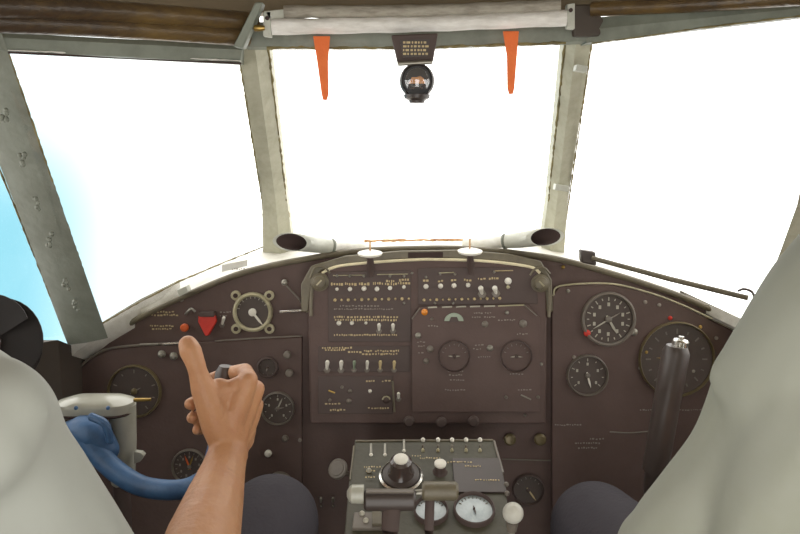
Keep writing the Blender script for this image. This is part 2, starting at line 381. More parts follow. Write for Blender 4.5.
gs = obj('roof_gusset', MB().prism(pts([(572, 4, 1.045), (592, 4, 1.045), (606, 22, 1.045), (600, 36, 1.045), (574, 36, 1.045)]), V((0, .015, 0))), wall_m, None, .003)
tag(gs, 'dark corner plate above the top of the right windshield post', 'corner plate')

# ------------------------------------------------------------------ rolled sun blind, straps, compass
t = thing('sun_blind', at(420, 22, 1.03), 'long rolled white sun blind above the centre windshield', 'sun blind')
path = curve(pts([(272, 27, 1.02), (420, 24, 1.03), (566, 18, 1.02)]), 10)
obj('blind_roll', MB().tube(path, [0.0105 * (1 + .05 * math.sin(i * 1.7)) for i in range(len(path))], 18), blind_m, t)
path2 = curve(pts([(284, 12, 1.02), (420, 11, 1.03), (560, 6, 1.02)]), 10)
tag(obj('blind_shaded_top', MB().tube(path2, [0.0085 * (1 + .08 * math.sin(i * 2.3)) for i in range(len(path2))], 12), blind_top, t), 'dirty grey upper roll, painted darker than the lit lower half')
for a, b, s in ((263, 271, 1), (567, 575, -1)):
    y0 = 12 if s > 0 else 4
    br = obj('bracket', MB().prism(pts([(a, y0, 1.02), (b, y0 - 1, 1.02), (b, y0 + 25, 1.02), (a, y0 + 24, 1.02)]), V((0, .012, 0))), horn_m, t, .001)
    P = at((a + b) / 2, y0 + 6, 1.018); obj('bolt', MB().cyl(P, P + V((0, .006, 0)), .0028, seg=10), dark_in, br)
obj('bracket_arm', MB().prism(pts([(264, 11, 1.02), (284, 9, 1.02), (287, 18, 1.02), (270, 20, 1.02)]), V((0, .01, 0))), horn_m, t, .001)
P = at(256, 28, 1.02); obj('end_knob', MB().lathe(P, V((1, 0, 0)), [(.001, -.004), (.004, -.002), (.0045, .004), (.003, .012)], 12), brass_m, t)
for i, (x0, x1, xm, y0, y1) in enumerate(((313, 331, 325, 31, 100), (503, 520, 511, 26, 94))):
    L = pts([(x0, y0 + 5, 1.008), (x0 + 4, y0 + 30, 1.008), (xm - 3.5, y1 - 6, 1.01), (xm - 2, y1, 1.01)])
    R = pts([(x1 - 1, y0 + 5, 1.008), (x1 - 3, y0 + 30, 1.008), (xm + 3.5, y1 - 6, 1.01), (xm + 2, y1, 1.01)])
    o = obj('orange_strap', slab(L, R, V((0, .003, 0))), strap_m, None, .0008)
    tag(o, ['tapered orange strap hanging from the blind left of the compass', 'tapered orange strap hanging from the blind right of the compass'][i], 'strap', 'orange straps on the sun blind')
    # fold over the roll
t = thing('magnetic_compass', at(416, 60, 1.0), 'black ball compass hanging on a bracket in the centre windshield', 'compass')
obj('bracket', MB().prism(pts([(391, 35, 1.005), (438, 33, 1.005), (433, 62, 1.005), (398, 65, 1.005)]), V((0, .014, 0))), black_m, t, .002)
pl = obj('placard', MB().prism(pts([(400, 40, 1.003), (430, 39, 1.003), (427, 56, 1.003), (403, 57, 1.003)]), V((0, .003, 0))), grip_m, t)
mb = MB()
for r in range(4):
    x = 403.0
    while x < 426:
        w = random.uniform(1.2, 4); c = at(x + w / 2, 42.5 + r * 3.8, 1.0018)
        mb.box(c, V((1, 0, 0)), V((0, 1, 0)), V((0, 0, 1)), w * .0013, .001, 2.0 * .0013); x += w + random.uniform(.8, 1.8)
obj('lettering', mb, label_m, pl)
obj('hanger_bar', MB().cyl(at(398, 64, .995), at(432, 62, .995), .0028, seg=12), steel_m, t)
C = at(417, 81, 1.0); r0 = .0205
obj('housing', MB().lathe(C, V((0, -1, 0)), [(.004, -.028), (.017, -.024), (.0225, -.010), (.0235, .002), (.021, .008), (.0195, .003), (.0195, -.006), (.001, -.008)], 28), compass_m, t)
obj('card', MB().prism([C + V((x * .0014, -.009, z * .0014)) for x, z in ((-8, -3), (8, -3), (6, 2), (3, 4), (-1, 3), (-5, 3))], V((0, .003, 0))), amber_m, t)
obj('glass_dome', MB().ball(C, (.0195, .0195, .0195), 24, 16), dome_m, t)
obj('bezel', MB().lathe(C, V((0, -1, 0)), [(.0195, .002), (.0205, .006), (.0225, .005), (.0235, .001)], 28), compass_m, t)
obj('base', MB().lathe(C + V((0, .0, -.018)), V((0, 0, -1)), [(.018, 0), (.017, .005), (.011, .008), (.010, .011), (.004, .012)], 18), compass_m, t)

# ------------------------------------------------------------------ instrument panel board
t = thing('instrument_panel', PANEL.p(400, 520), 'wide dark brown instrument board arched under the windows', 'instrument panel')
outline = [PANEL.p(a, b) for a, b in PTOP] + [PANEL.p(830, 560), PANEL.p(520, 560), PANEL.p(300, 560), PANEL.p(20, 560), PANEL.p(20, 430)]
obj('board', MB().prism(outline, -PANEL.n * .015), panel_m, t)
ptop_c = curve([PANEL.p(a, b, .002) for a, b in PTOP], 6)
tag(obj('edge_trim', MB().tube(ptop_c, .0055, 10), panel_edge, t), 'worn grey-brown edge strip')
def trim(path, h, r, m, parent, name='trim_line'):
    return obj(name, MB().tube(curve([PANEL.p(a, b, h) for a, b in path], 6), r, 8), m, parent)
# raised left and right instrument boards with pale edge lines
lp = [(60, 420), (76, 372), (92, 358), (112, 349), (160, 345), (230, 341), (302, 337), (302, 540), (60, 540)]
tag(obj('raised_board', MB().prism([PANEL.p(a, b, .012) for a, b in lp], -PANEL.n * .012), panel_m, t, .002), 'raised lower left board')
trim([(76, 370), (92, 357), (112, 348), (160, 344), (196, 342)], .013, .0022, bezel_m, t)
trim([(163, 344), (174, 343.5), (190, 342.5)], .0145, .0030, chrome_m, t)
trim([(140, 344.5), (158, 344)], .0145, .0020, steel_m, t)
trim([(215, 341), (260, 338), (302, 336)], .013, .0014, bezel_m, t)
rp = [(552, 540), (552, 296), (560, 286), (606, 284), (640, 291), (680, 305), (736, 332), (740, 540)]
tag(obj('raised_board', MB().prism([PANEL.p(a, b, .012) for a, b in rp], -PANEL.n * .012), panel_m, t, .002), 'raised right board')
trim([(553, 296), (560, 286), (606, 283.5), (640, 290), (680, 304), (737, 331)], .013, .0016, bezel_pale, t)  # pale line puts the right board's edge highlight into colour
trim([(502, 459), (530, 460), (572, 461)], .003, .0014, bezel_m, t)
trim([(610, 432), (630, 433), (652, 431)], .014, .0014, bezel_m, t)
for x, y, m_, h in ((563, 267, brass_m, .001), (408, 262, steel_m, .001), (182, 300, steel_m, .0), (700, 327, brass_m, .012), (568, 291, steel_m, .012), (645, 302, faint_m, .012), (659, 305, faint_m, .012),
                   (574, 357, faint_m, .012), (640, 368, steel_m, .012), (646, 352, brass_m, .012), (693, 371, steel_m, .012), (541, 364, faint_m, .0), (300, 440, faint_m, .012), (716, 338, faint_m, .012)):
    P = PANEL.p(x, y, h); obj('screw', MB().lathe(P, PANEL.n, [(.0035, 0), (.0035, .002), (.002, .0035)], 10), m_, t)
def dashes(pl, rows, h, m, parent, name='lettering', seed=1, hgt=2.0, scale=PXP):
    """rows: (x0, x1, y) strings of small letter-like blocks"""
    random.seed(seed)
    for x0, x1, y in rows:
        x = x0; mb = MB()
        while x < x1:
            w = random.uniform(.8, 2.4); c = pl.p(x + w / 2, y + random.uniform(-.4, .4), h)
            mb.box(c, pl.u, pl.v, pl.n, w * scale, hgt * scale * random.uniform(.7, 1.1), .0008); x += w + random.uniform(.6, 1.6)
        obj(name, mb, m, parent)
dashes(PANEL, [(146, 174, 312), (148, 176, 315)], .001, label_m, t, 'placard', 3, 1.6)
dashes(PANEL, [(150, 174, 326), (152, 172, 329)], .001, label_m, t, 'placard', 4, 1.4)
dashes(PANEL, [(220, 230, 312), (220, 228, 316)], .001, faint_m, t, 'placard', 5, 1.4)
dashes(PANEL, [(575, 600, 443), (578, 598, 448), (590, 604, 439)], .013, faint_m, t, 'placard', 6, 1.4)
dashes(PANEL, [(555, 580, 425), (640, 700, 410)], .013, faint_m, t, 'placard', 7, 1.2)
dashes(PANEL, [(232, 248, 269), (236, 246, 272)], .004, faint_m, t, 'placard', 8, 1.2)

# ------------------------------------------------------------------ centre switch box
t = thing('switch_box', BOX.p(425, 425), 'raised dark centre box of switches with a highlight painted on its rim', 'switch panel')
bo = [(310, 424), (308, 300), (312, 280), (322, 270), (345, 264), (400, 259), (450, 258), (500, 261), (535, 267), (544, 276), (547, 300), (546, 424)]
obj('box_body', MB().prism([BOX.p(a, b) for a, b in bo], -BOX.n * .036), panel_m, t, .003)
tag(obj('rim', MB().tube(curve([BOX.p(a, b, .001) for a, b in [(322, 273), (332, 268), (350, 264.5), (400, 260.5), (440, 259.5), (490, 261.5), (530, 267), (540, 273)]], 6), .0026, 8), rim_m, t), 'rim strip painted pale as the lit top edge')
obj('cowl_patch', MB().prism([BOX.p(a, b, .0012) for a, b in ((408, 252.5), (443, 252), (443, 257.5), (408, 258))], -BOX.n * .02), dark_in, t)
tag(obj('cowl', MB().prism([BOX.p(a, b, .0) for a, b in [(301, 312), (301, 284), (311, 266), (345, 256), (400, 251), (460, 250), (510, 254), (541, 261), (552, 280), (553, 312), (547, 312), (544, 276), (535, 267), (500, 261), (450, 258), (400, 259), (345, 264), (322, 270), (312, 280), (308, 312)]], -BOX.n * .034), panel_edge, t, .002), 'worn grey-brown cowl')
def plate(poly, h, m, parent, name='plate'):
    return obj(name, MB().prism([BOX.p(a, b, h) for a, b in poly], -BOX.n * h), m, parent, .0008)
plate([(328, 272), (411, 270), (411, 342), (328, 342)], .002, black_m, t)
plate([(318, 346), (410, 346), (410, 372), (318, 372)], .002, black_m, t)
plate([(318, 376), (393, 376), (393, 414), (318, 414)], .002, black_m, t)
plate([(418, 268), (536, 267), (538, 304), (418, 305)], .002, black_m, t)
radio = plate([(412, 318), (420, 307), (528, 305), (540, 318), (540, 412), (412, 412)], .008, panel_m, t, 'radio_front')
def btube(path, h, r, m, parent, name):
    return obj(name, MB().tube([BOX.p(a, b, h) for a, b in path], r, 8), m, parent)
btube([(412, 319), (420, 308)], .009, .0012, bezel_m, t, 'rim_line')
for a, b in ((428, 437), (442, 452), (456, 466), (470, 480), (484, 495)):
    btube([(a, 307.5 - (a - 428) * .02), (b, 307.3 - (b - 428) * .02)], .009, .0014, mark_m, t, 'rim_line')
btube([(498, 306), (524, 305)], .009, .0012, bezel_pale, t, 'rim_line')
btube([(524, 305), (537, 316)], .009, .001, bezel_m, t, 'rim_line')
def lampb(x, y, r, m, h=.002, name='indicator_lamp', pl=BOX, parent=None):
    P = pl.p(x, y, h); q = r * PXP
    return obj(name, MB().lathe(P, pl.n, [(q * 1.1, 0), (q * 1.1, .002), (q * .95, .003), (q * .6, .0048), (q * .1, .0054)], 12), m, parent or t)
def toggle(x0, y0, x1, y1, r, m, h=.002, pl=BOX, parent=None):
    a, b = pl.p(x0, y0, h), pl.p(x1, y1, h + .012)
    q = r * PXP
    o = obj('toggle_switch', MB().tube([a, a.lerp(b, .3), a.lerp(b, .85), b], [q * .7, q * .75, q * 1.15, q * .8], 10), m, parent or t)
    P = pl.p(x0, y0, h); obj('nut', MB().lathe(P, pl.n, [(q * 1.8, 0), (q * 1.8, .002), (q, .003)], 6), bezel_m, o)
    return o
for x, y, r in ((337, 289, 1.6), (350, 289, 2.0), (364, 288.5, 2.3), (377, 289, 2.2), (390, 288, 2.0), (404, 287, 1.7)): lampb(x, y, r, white_m)
for x, y, r in ((339, 323, 2.1), (352, 323, 1.9), (366, 323, 1.4)): lampb(x, y, r, white_m)
toggle(379, 331, 379, 324, 1.7, white_m); toggle(393, 331, 393, 324, 1.7, white_m)
for x, y, r in ((426, 286.5, 2.3), (440.5, 286, 2.3), (454, 285.5, 2.3), (468, 285, 2.1)): lampb(x, y, r, white_m)
toggle(482, 294, 480.5, 287, 2.4, white_m); toggle(496, 293.5, 494.5, 287, 2.4, white_m)
lampb(508, 281, 3.2, white_m); lampb(508, 287, 1.8, bezel_pale)
for k in range(12): lampb(335 + k * 6.7, 300 - k * .12, 1.5 if k % 2 == 0 else 1.1, label_m, name='fuse_cap')
for k in range(13): lampb(424 + k * 6.3, 300 - k * .15, 1.4 if k % 2 == 0 else .9, label_m, name='fuse_cap')
for x in (337, 350, 364, 390, 404): lampb(x, 276, 1.4, steel_m, name='screw')
for x, y in ((426, 277), (440, 274), (455, 274), (494, 272), (412, 273), (404, 303), (435, 303), (453, 303)): lampb(x, y, 1.2, steel_m, name='screw')
btube([(333, 275.5), (365, 275)], .003, .0008, bezel_pale, t, 'rail'); btube([(377, 274.5), (408, 274)], .003, .0008, bezel_pale, t, 'rail')
btube([(495, 271), (513, 270.5)], .003, .0008, label_m, t, 'rail'); btube([(439, 273), (454, 272.5)], .003, .0009, bezel_pale, t, 'rail')
dashes(BOX, [(331, 342, 284), (345, 355, 284), (359, 368, 284), (373, 382, 283.5), (385, 396, 284), (398, 409, 283), (386, 395, 281), (399, 408, 280)], .0025, label_m, t, 'lettering', 11, 2.6)
dashes(BOX, [(334, 392, 309), (340, 380, 306)], .0025, faint_m, t, 'lettering', 12, 1.3)
dashes(BOX, [(334, 345, 317), (347, 357, 317), (360, 370, 317), (373, 397, 317), (335, 397, 320)], .0025, label_m, t, 'lettering', 13, 2.0)
dashes(BOX, [(334, 397, 335)], .0025, label_m, t, 'lettering', 14, 1.6)
dashes(BOX, [(423, 429, 281), (438, 443, 281), (451, 457, 280), (464, 470, 280), (478, 484, 279), (489, 498, 278.5)], .0025, label_m, t, 'lettering', 15, 2.0)
dashes(BOX, [(322, 350, 348), (348, 360, 352), (364, 372, 351), (375, 398, 351), (325, 345, 350), (362, 398, 354)], .0025, label_m, t, 'lettering', 16, 1.7)
for x, m_ in ((327, white_m), (341, white_m), (354, meter_m), (367, white_m), (380, label_m), (394, label_m)): toggle(x, 370, x + .4, 361, 1.9 if x < 345 else 1.5, m_)
toggle(398.5, 399, 398.5, 393, 1.5, white_m)
lampb(370, 391, 1.7, white_m); lampb(342, 387, 1.6, bezel_m); lampb(350, 391, 2, bezel_m); lampb(349, 401, 2.5, bezel_m); lampb(330, 400, 1.6, bezel_m)
btube([(328.5, 390.5), (335, 393)], .004, .0016, brass_m, t, 'latch')
btube([(382.5, 399.5), (384, 397), (386.5, 396.3), (389, 397.4), (390, 399.5)], .006, .0013, bezel_pale, t, 'knob_arc')
lampb(386.5, 399, 4.0, black_m, name='rotary_knob')
btube([(392.5, 381), (393.5, 396), (394.5, 412)], .004, .0018, panel_edge, t, 'rail')
dashes(BOX, [(366, 375, 381), (382, 389, 381), (368, 388, 408), (325, 340, 404), (330, 345, 410)], .0025, label_m, t, 'lettering', 17, 1.5)
# details on the radio front
lampb(424.5, 312, 3.0, amber_m, .008); lampb(418, 335.5, 2.8, steel_m, .008, 'rotary_knob'); lampb(432, 319, 1.5, bezel_m, .008)
lampb(430, 349, 3.2, bezel_m, .008, 'rotary_knob'); lampb(490, 348, 3.0, steel_m, .008, 'rotary_knob'); lampb(507, 312.5, 1.8, steel_m, .008)
lampb(523, 323.5, 3.6, bezel_m, .008, 'rotary_knob'); lampb(485, 324, 3.0, bezel_m, .008, 'rotary_knob'); lampb(426, 361, 2.6, bezel_m, .008, 'rotary_knob')
hm = [BOX.p(454 + 9.5 * math.cos(math.radians(a)), 321 - 8 * math.sin(math.radians(a)), .0105) for a in range(0, 181, 15)]
tag(obj('meter_window', MB().prism(hm, -BOX.n * .003), meter_m, t), 'pale green half-round meter')
obj('meter_cover', MB().prism([BOX.p(449, 322, .0115), BOX.p(459, 322, .0115), BOX.p(457, 317, .0115), BOX.p(451, 317, .0115)], -BOX.n * .003), black_m, t)
dashes(BOX, [(474, 482, 313), (485, 492, 313), (472, 480, 317), (484, 496, 317), (498, 514, 320), (428, 438, 326), (517, 528, 334), (417, 426, 342), (418, 424, 346), (418, 424, 353), (473, 480, 349), (475, 482, 345), (478, 490, 357)], .009, faint_m, t, 'lettering', 18, 1.2)
dashes(BOX, [(448, 464, 371), (449, 463, 375), (450, 463, 380), (507, 524, 369), (510, 522, 374), (518, 530, 390), (445, 465, 390)], .009, faint_m, t, 'lettering', 19, 1.2)
btube([(521, 395), (531, 399.5)], .010, .0014, steel_m, t, 'latch')
lampb(506, 397, 1.6, bezel_m, .008, 'screw'); lampb(538, 397, 1.6, bezel_m, .008, 'screw'); lampb(525, 415, 1.4, bezel_m, .0, 'screw'); lampb(541, 364, 1.6, steel_m, .0, 'screw')
# corner fasteners
for x, y, s in ((320, 282, 1), (540, 283, -1)):
    P = BOX.p(x, y, .0)
    k = obj('corner_knob', MB().lathe(P, BOX.n, [(.016, 0), (.016, .004), (.012, .006), (.011, .012), (.006, .015)], 20), panel_edge, t)
    obj('slot', MB().box(P + BOX.n * .0155, (BOX.u + BOX.v * s).normalized(), (BOX.v - BOX.u * s).normalized(), BOX.n, .012, .0025, .002), bezel_pale, k)
    obj('bracket', MB().tube(curve([BOX.p(x - 10, y - 8 + (4 if s > 0 else 0), .003), BOX.p(x - 5, y - 14, .003), BOX.p(x + 4, y - 15, .003), BOX.p(x + 10, y - 9, .003)], 5), .002, 8), panel_edge, t)
    btube([(x - 8 * s, y + 4), (x - 9 * s, y + 20), (x - 9 * s, y + 34)], .002, .003, panel_edge, t, 'side_strip')

# ------------------------------------------------------------------ gauges
def gauge(pl, x, y, r, label, h=.012, bez=bezel_m, face=dial_m, ticks=12, arc=(0, 360), needles=((40, .7, .0012, mark_m),), hub=.12, name='dial_gauge', cat='gauge', group='gauges on the instrument boards', bw=.14, blocks=0, tickm=None, ry=None, extra=None, ratio=None):
    o = pl.p(x, y, h); q = r * (o - CAM).dot(V((0, CP, -SP))) / F
    g = thing(name, o, label, cat, group)
    sx = 1.0
    def ring(prof): return MB().lathe(o, pl.n, prof, 32)
    obj('bezel', ring([(q * (1 - bw), .001), (q * (1 - bw), .006), (q * (1 - bw * .6), .009), (q * (1 - bw * .2), .008), (q, .004), (q, 0)]), bez, g)
    obj('dial_face', MB().lathe(o, pl.n, [(q * (1 - bw) * .99, .0005), (q * (1 - bw) * .99, .0025)], 32), face, g)
    mb = MB()
    for k in range(ticks):
        a = math.radians(90 - (arc[0] + (arc[1] - arc[0]) * k / (ticks if arc[1] - arc[0] >= 360 else ticks - 1)))
        d = pl.u * math.cos(a) + pl.v * math.sin(a); e = pl.v * math.cos(a) - pl.u * math.sin(a)
        mb.box(o + pl.n * .003 + d * (q * .74), d, e, pl.n, q * (.13 if k % 2 == 0 else .08), q * .035, .001)
        if blocks and k % 2 == 0: mb.box(o + pl.n * .003 + d * (q * .54), pl.u, pl.v, pl.n, q * .09, q * .13, .001)
    if ticks: obj('dial_markings', mb, tickm or mark_m, g)
    for ang, ln, w, m_ in needles:
        a = math.radians(90 - ang); d = pl.u * math.cos(a) + pl.v * math.sin(a); e = pl.v * math.cos(a) - pl.u * math.sin(a)
        c = o + pl.n * .0045
        obj('needle', MB().prism([c - d * (q * .16) - e * w * .7, c - d * (q * .16) + e * w * .7, c + d * (q * ln * .6) + e * w, c + d * (q * ln), c + d * (q * ln * .6) - e * w], pl.n * .001), m_, g)
    if hub: obj('hub', MB().lathe(o, pl.n, [(q * hub, .003), (q * hub, .006), (q * hub * .5, .0075)], 14), needles[0][3] if needles and hub > .15 else bez, g)
    return g, o, q
g, o, q = gauge(PANEL, 608, 319, 27.5, 'large dark altimeter dial with two knobs on the right board', blocks=1, ticks=20, needles=((238, .68, .0012, mark_m), (150, .62, .0022, mark_m), (60, .5, .001, faint_m)), bw=.12, name='altimeter')
lampb(587, 333, 3.2, red_m, .016, 'setting_knob', PANEL, g)
lampb(634, 332, 3.4, steel_m, .013, 'setting_knob', PANEL, g)
g, o, q = gauge(PANEL, 587, 375, 21, 'smaller dark dial with white pointer below the altimeter', needles=((165, .62, .0016, white_m),), ticks=9, arc=(-130, 130), blocks=1, bw=.09)
g, o, q = gauge(PANEL, 676, 359, 38, 'largest dark dial behind the right yoke grip', bez=bezel_gold, needles=((275, .55, .0014, brass_m),), ticks=16, bw=.05, tickm=bezel_m)
lampb(670, 318, 2, red_m, .012, 'index_lamp', PANEL, g)
g, o, q = gauge(PANEL, 253, 312, 20, 'black clock-like dial in a pale square bracket above the fist', h=.002, bez=bezel_pale, needles=((142, .88, .0022, white_m),), hub=.2, ticks=9, arc=(-75, 60), blocks=0, bw=.2, tickm=mark_m, name='bracket_dial')
for k in range(4):
    a = math.radians(45 + 90 * k); d = PANEL.u * math.cos(a) + PANEL.v * math.sin(a)
    lug = obj('lug', MB().lathe(o + d * q * 1.18, PANEL.n, [(q * .25, 0), (q * .25, .004), (q * .2, .005)], 14), bezel_pale, g)
    obj('screw', MB().lathe(o + d * q * 1.18, PANEL.n, [(q * .12, .004), (q * .12, .0062)], 10), dark_in, lug)
gauge(PANEL, 278, 408, 17, 'dark dial with two small pointers right of the wrist', needles=((25, .7, .0014, mark_m), (80, .4, .001, faint_m)), ticks=9, arc=(-140, 140), blocks=1, bw=.1)
gauge(PANEL, 135, 391, 27, 'dark dial with pale bezel above the white column', bez=bezel_gold, needles=((60, .3, .001, faint_m),), ticks=10, tickm=faint_m, bw=.09)
gauge(PANEL, 190, 466, 18, 'ornate dark dial with copper pointers left of the forearm', needles=((20, .7, .0016, brass_m), (-20, .7, .0014, orangered_m)), ticks=18, blocks=1, bw=.1, tickm=faint_m)
gauge(PANEL, 280, 484, 13, 'small dark dial low on the left board above the knee', needles=((90, .6, .001, meter_m), (270, .6, .001, meter_m)), ticks=8, blocks=1, bw=.12, tickm=faint_m)
gauge(PANEL, 268, 367, 11, 'small notched dark dial beside the raised index knuckle', needles=((200, .4, .001, faint_m),), ticks=10, bw=.25, tickm=faint_m, bez=black_m)
gauge(BOX, 454, 356, 16, 'left of two round dials on the dark radio front', h=.008, bez=black_m, face=panel_m, needles=((85, .4, .001, mark_m), (275, .4, .001, mark_m)), ticks=7, arc=(-70, 70), bw=.08, tickm=faint_m)
gauge(BOX, 516, 356, 16, 'right of two round dials on the dark radio front', h=.008, bez=black_m, face=panel_m, needles=((95, .4, .001, mark_m), (265, .4, .001, mark_m)), ticks=7, arc=(-70, 70), bw=.08, tickm=faint_m)
gauge(PANEL, 528, 489, 16, 'dark dial with long slanting needle right of the pedestal', h=.002, bez=black_m, needles=((145, .85, .0015, label_m),), ticks=6, arc=(-60, 60), bw=.1, tickm=faint_m)

# ------------------------------------------------------------------ small controls on the panel
def tknob(name, x, y, r, m, label, cat, h=.0, group=None, pl=PANEL, ln=.014):
    P = pl.p(x, y, h); q = r * PXP
    o = obj(name, MB().lathe(P, pl.n, [(q * .6, 0), (q * .6, ln * .35), (q, ln * .45), (q, ln * .8), (q * .7, ln), (q * .1, ln * 1.05)], 16), m, None, 0, 35, P)
    return tag(o, label, cat, group)
tknob('pull_control', 186, 327, 4.2, orangered_m, 'small orange-red knob just above the thumb tip', 'knob')
for x, y, lab in ((409, 420, 'grey knob under the centre box, first from its left end'), (441, 421, 'grey knob under the centre box, second from its left'), (473, 420, 'grey knob under the centre box, third from its left')):
    tknob('round_knob', x, y, 5.5, black_m, lab, 'knob', .008 if x > 411 else 0.002, 'grey knobs under the centre box', BOX)
tknob('domed_knob', 509, 438, 6.2, bezel_gold, 'brown domed knob nearer the pedestal', 'knob', 0, 'brown domed knobs')
tknob('domed_knob', 539, 438, 6.2, bezel_gold, 'brown domed knob farther from the pedestal', 'knob', 0, 'brown domed knobs')
tknob('push_button', 269, 452, 3.6, white_m, 'small white button on the board right of the wrist', 'button', .012)
tknob('push_button', 286, 437, 3.4, bezel_m, 'small grey button just above the white button by the wrist', 'button', .012)
tknob('round_knob', 288, 354, 4, bezel_m, 'small grey knob under the trim line near the centre box', 'knob', .012)
tknob('round_knob', 290, 372, 4, bezel_m, 'small grey knob below another beside the notched dial', 'knob', .012)
# red tab handle
t = thing('red_handle', PANEL.p(206, 316), 'red wedge-shaped pull handle on the left board above the fist', 'handle')
obj('tab', MB().prism([PANEL.p(a, b, .014) for a, b in ((198, 316), (215, 316), (216, 322), (208, 336), (205, 336), (198, 322))], -PANEL.n * .01), red_m, t, .0015)
obj('clamp', MB().prism([PANEL.p(a, b, .016) for a, b in ((199, 312), (214, 312), (214, 317), (199, 317))], -PANEL.n * .016), black_m, t, .001)
t = thing('hook_lever', PANEL.p(190, 313), 'small bent steel lever above the orange-red knob', 'lever')
obj('rod', MB().tube(curve([PANEL.p(186, 314, 0), PANEL.p(187, 313, .012), PANEL.p(191, 309, .016), PANEL.p(195, 312, .014)], 5), .0026, 10), steel_m, t)
t = thing('toggle', PANEL.p(223, 324), 'white toggle switch between red handle and bracketed dial', 'switch')
toggle(222, 325, 224, 317, 1.6, white_m, 0, PANEL, t).name = 'bat'
t = thing('slanting_lever', PANEL.p(300, 302), 'slim steel lever slanting left of the centre box', 'lever')
obj('rod', MB().tube([PANEL.p(302, 303, 0), PANEL.p(300, 300, .012), PANEL.p(286, 285, .02)], .0018, 10), bezel_m, t)
obj('knob', MB().ball(PANEL.p(284.5, 282.5, .02), .0058, 14, 10), steel_m, t)
t = thing('locking_rod', PANEL.p(295, 311), 'horizontal pale steel rod at the left side of the centre box', 'rod')
obj('rod', MB().tube([PANEL.p(280, 312, .012), PANEL.p(309, 310, .012)], .0028, 12), chrome_m, t)
obj('standoff', MB().cyl(PANEL.p(306, 310, .0), PANEL.p(306, 310, .012), .003), steel_m, t)
obj('end_collar', MB().tube([PANEL.p(306, 310, .012), PANEL.p(311, 309.6, .012)], .0045, 12), bezel_pale, t)
for x, y, lab in ((162, 354, 'small chrome switch below the pale strip, first of two'), (174, 356, 'small chrome switch below the pale strip, nearer the thumb')):
    P = PANEL.p(x, y, .012)
    o = obj('rocker_switch', MB().lathe(P, PANEL.n, [(.007, 0), (.007, .003), (.004, .005), (.004, .010), (.001, .011)], 12), steel_m, None, 0, 35, P); tag(o, lab, 'switch', 'chrome switches by the thumb')
for x, y, r, lab in ((333, 466, 2, 'tiny steel switch on the dark lower board beside the oval knob'), (333, 502, 2, 'tiny steel switch low beside the pedestal, nearer to it'), (321, 502, 2, 'tiny steel switch low beside the pedestal, farther from it')):
    P = PANEL.p(x, y, 0); t = thing('mini_switch', P, lab, 'switch', 'tiny switches left of the pedestal')
    obj('plate', MB().box(P, PANEL.u, PANEL.v, PANEL.n, 5 * PXP, 12 * PXP, .002), black_m, t)
    obj('bat', MB().cyl(P, PANEL.p(x, y - 4, .012), .0018, .0024), steel_m, t); obj('lamp', MB().ball(PANEL.p(x, y + 4, .001), .002, 10, 8), steel_m, t)
# oval disc knob beside pedestal
P = at(338, 469, 1.15); n = V((-.35, -.75, .56)).normalized()
t = thing('disc_knob', P, 'flat grey oval knob left of the pedestal', 'knob')
obj('disc', MB().lathe(P, n, [(.016, -.004), (.0175, -.002), (.0175, .002), (.0155, .004), (.012, .0035), (.0115, .0045), (.001, .0045)], 24), bezel_m, t)
obj('stem', MB().cyl(P - n * .003, P - n * .075, .004), bezel_m, t)

# sill mushrooms, vents, rod
for i, (x, y) in enumerate(((370, 254), (470, 252))):
    P = BOX.p(x, y + 9, -.005); top = at(x, y, 1.20)
    t = thing('panel_lamp', P, ['bright disc-topped lamp at the panel edge, left of centre', 'bright disc-topped lamp at the panel edge, right of centre'][i], 'lamp', 'disc-topped lamps on the panel edge')
    obj('stem', MB().tube([BOX.p(x + 1, y + 22, .003), BOX.p(x + .5, y + 12, .008), top], [.005, .0065, .005], 12), black_m, t)
    obj('disc', MB().lathe(top, V((0, -.12, 1)), [(.012, -.004), (.020, -.001), (.021, .002), (.015, .004), (.001, .005)], 24), white_m, t)
    obj('pin', MB().cyl(top + V((0, .004, .004)), top + V((0, .006, .022)), .0014), rust_m, t)
def vent(cx, cy, s, lab):
    # oblique-cut pipe; s=+1 pipe runs to the right of its mouth
    Y = 1.235; c = at(cx, cy, Y); t = thing('air_vent', c, lab, 'air vent', 'air vents at the foot of the windshield')
    ry, rx = .0160, .0325; seg = 28
    def ring(r, off, cut, k=1.0):
        return [c + V((s * off + s * (-math.cos(a)) * cut * 1.0, .0 + math.cos(a) * r, math.sin(a) * r)) for a in [2 * math.pi * i / seg for i in range(seg)]]
    end = at(cx + s * 82, cy + 6.5, 1.33); mid = at(cx + s * 42, cy + 4.5, 1.27)
    def circ(p, r, d):
        d = d.normalized(); u = V((-d.y, d.x, 0)).normalized() * s; w = V((0, 0, 1))
        return [p + u * math.cos(a) * r + w * math.sin(a) * r for a in [2 * math.pi * i / seg for i in range(seg)]]
    d1 = mid - c
    mb = MB().loft([ring(ry * .90, .004, rx * .94), ring(ry * .96, -.001, rx * .98), ring(ry, .001, rx), ring(ry * .98, .010, rx * .9), circ(c + d1 * .62, ry * .9, d1), circ(mid, .0125, d1)], caps=False)
    obj('horn', mb, horn_m, t, 0, 60)
    obj('bore', MB().loft([ring(ry * .90, .004, rx * .94), ring(ry * .8, .012, rx * .7), circ(c + d1 * .55, ry * .6, d1)], caps=False).add([], []), dark_in, t, 0, 60)
    obj('bore_end', MB().lathe(c + d1 * .5, d1, [(ry * .75, 0), (ry * .7, .002)], 16), dark_in, t)
    obj('joint_ring', MB().lathe(mid, d1, [(.0128, -.002), (.014, -.001), (.014, .002), (.0128, .003)], 20), grey_dark, t)
    obj('pipe', MB().tube([mid, mid.lerp(end, .5), end], [.0115, .0105, .009], 18), sill_paint, t)
vent(290, 242, 1, 'grey trumpet air vent below the left windshield post')
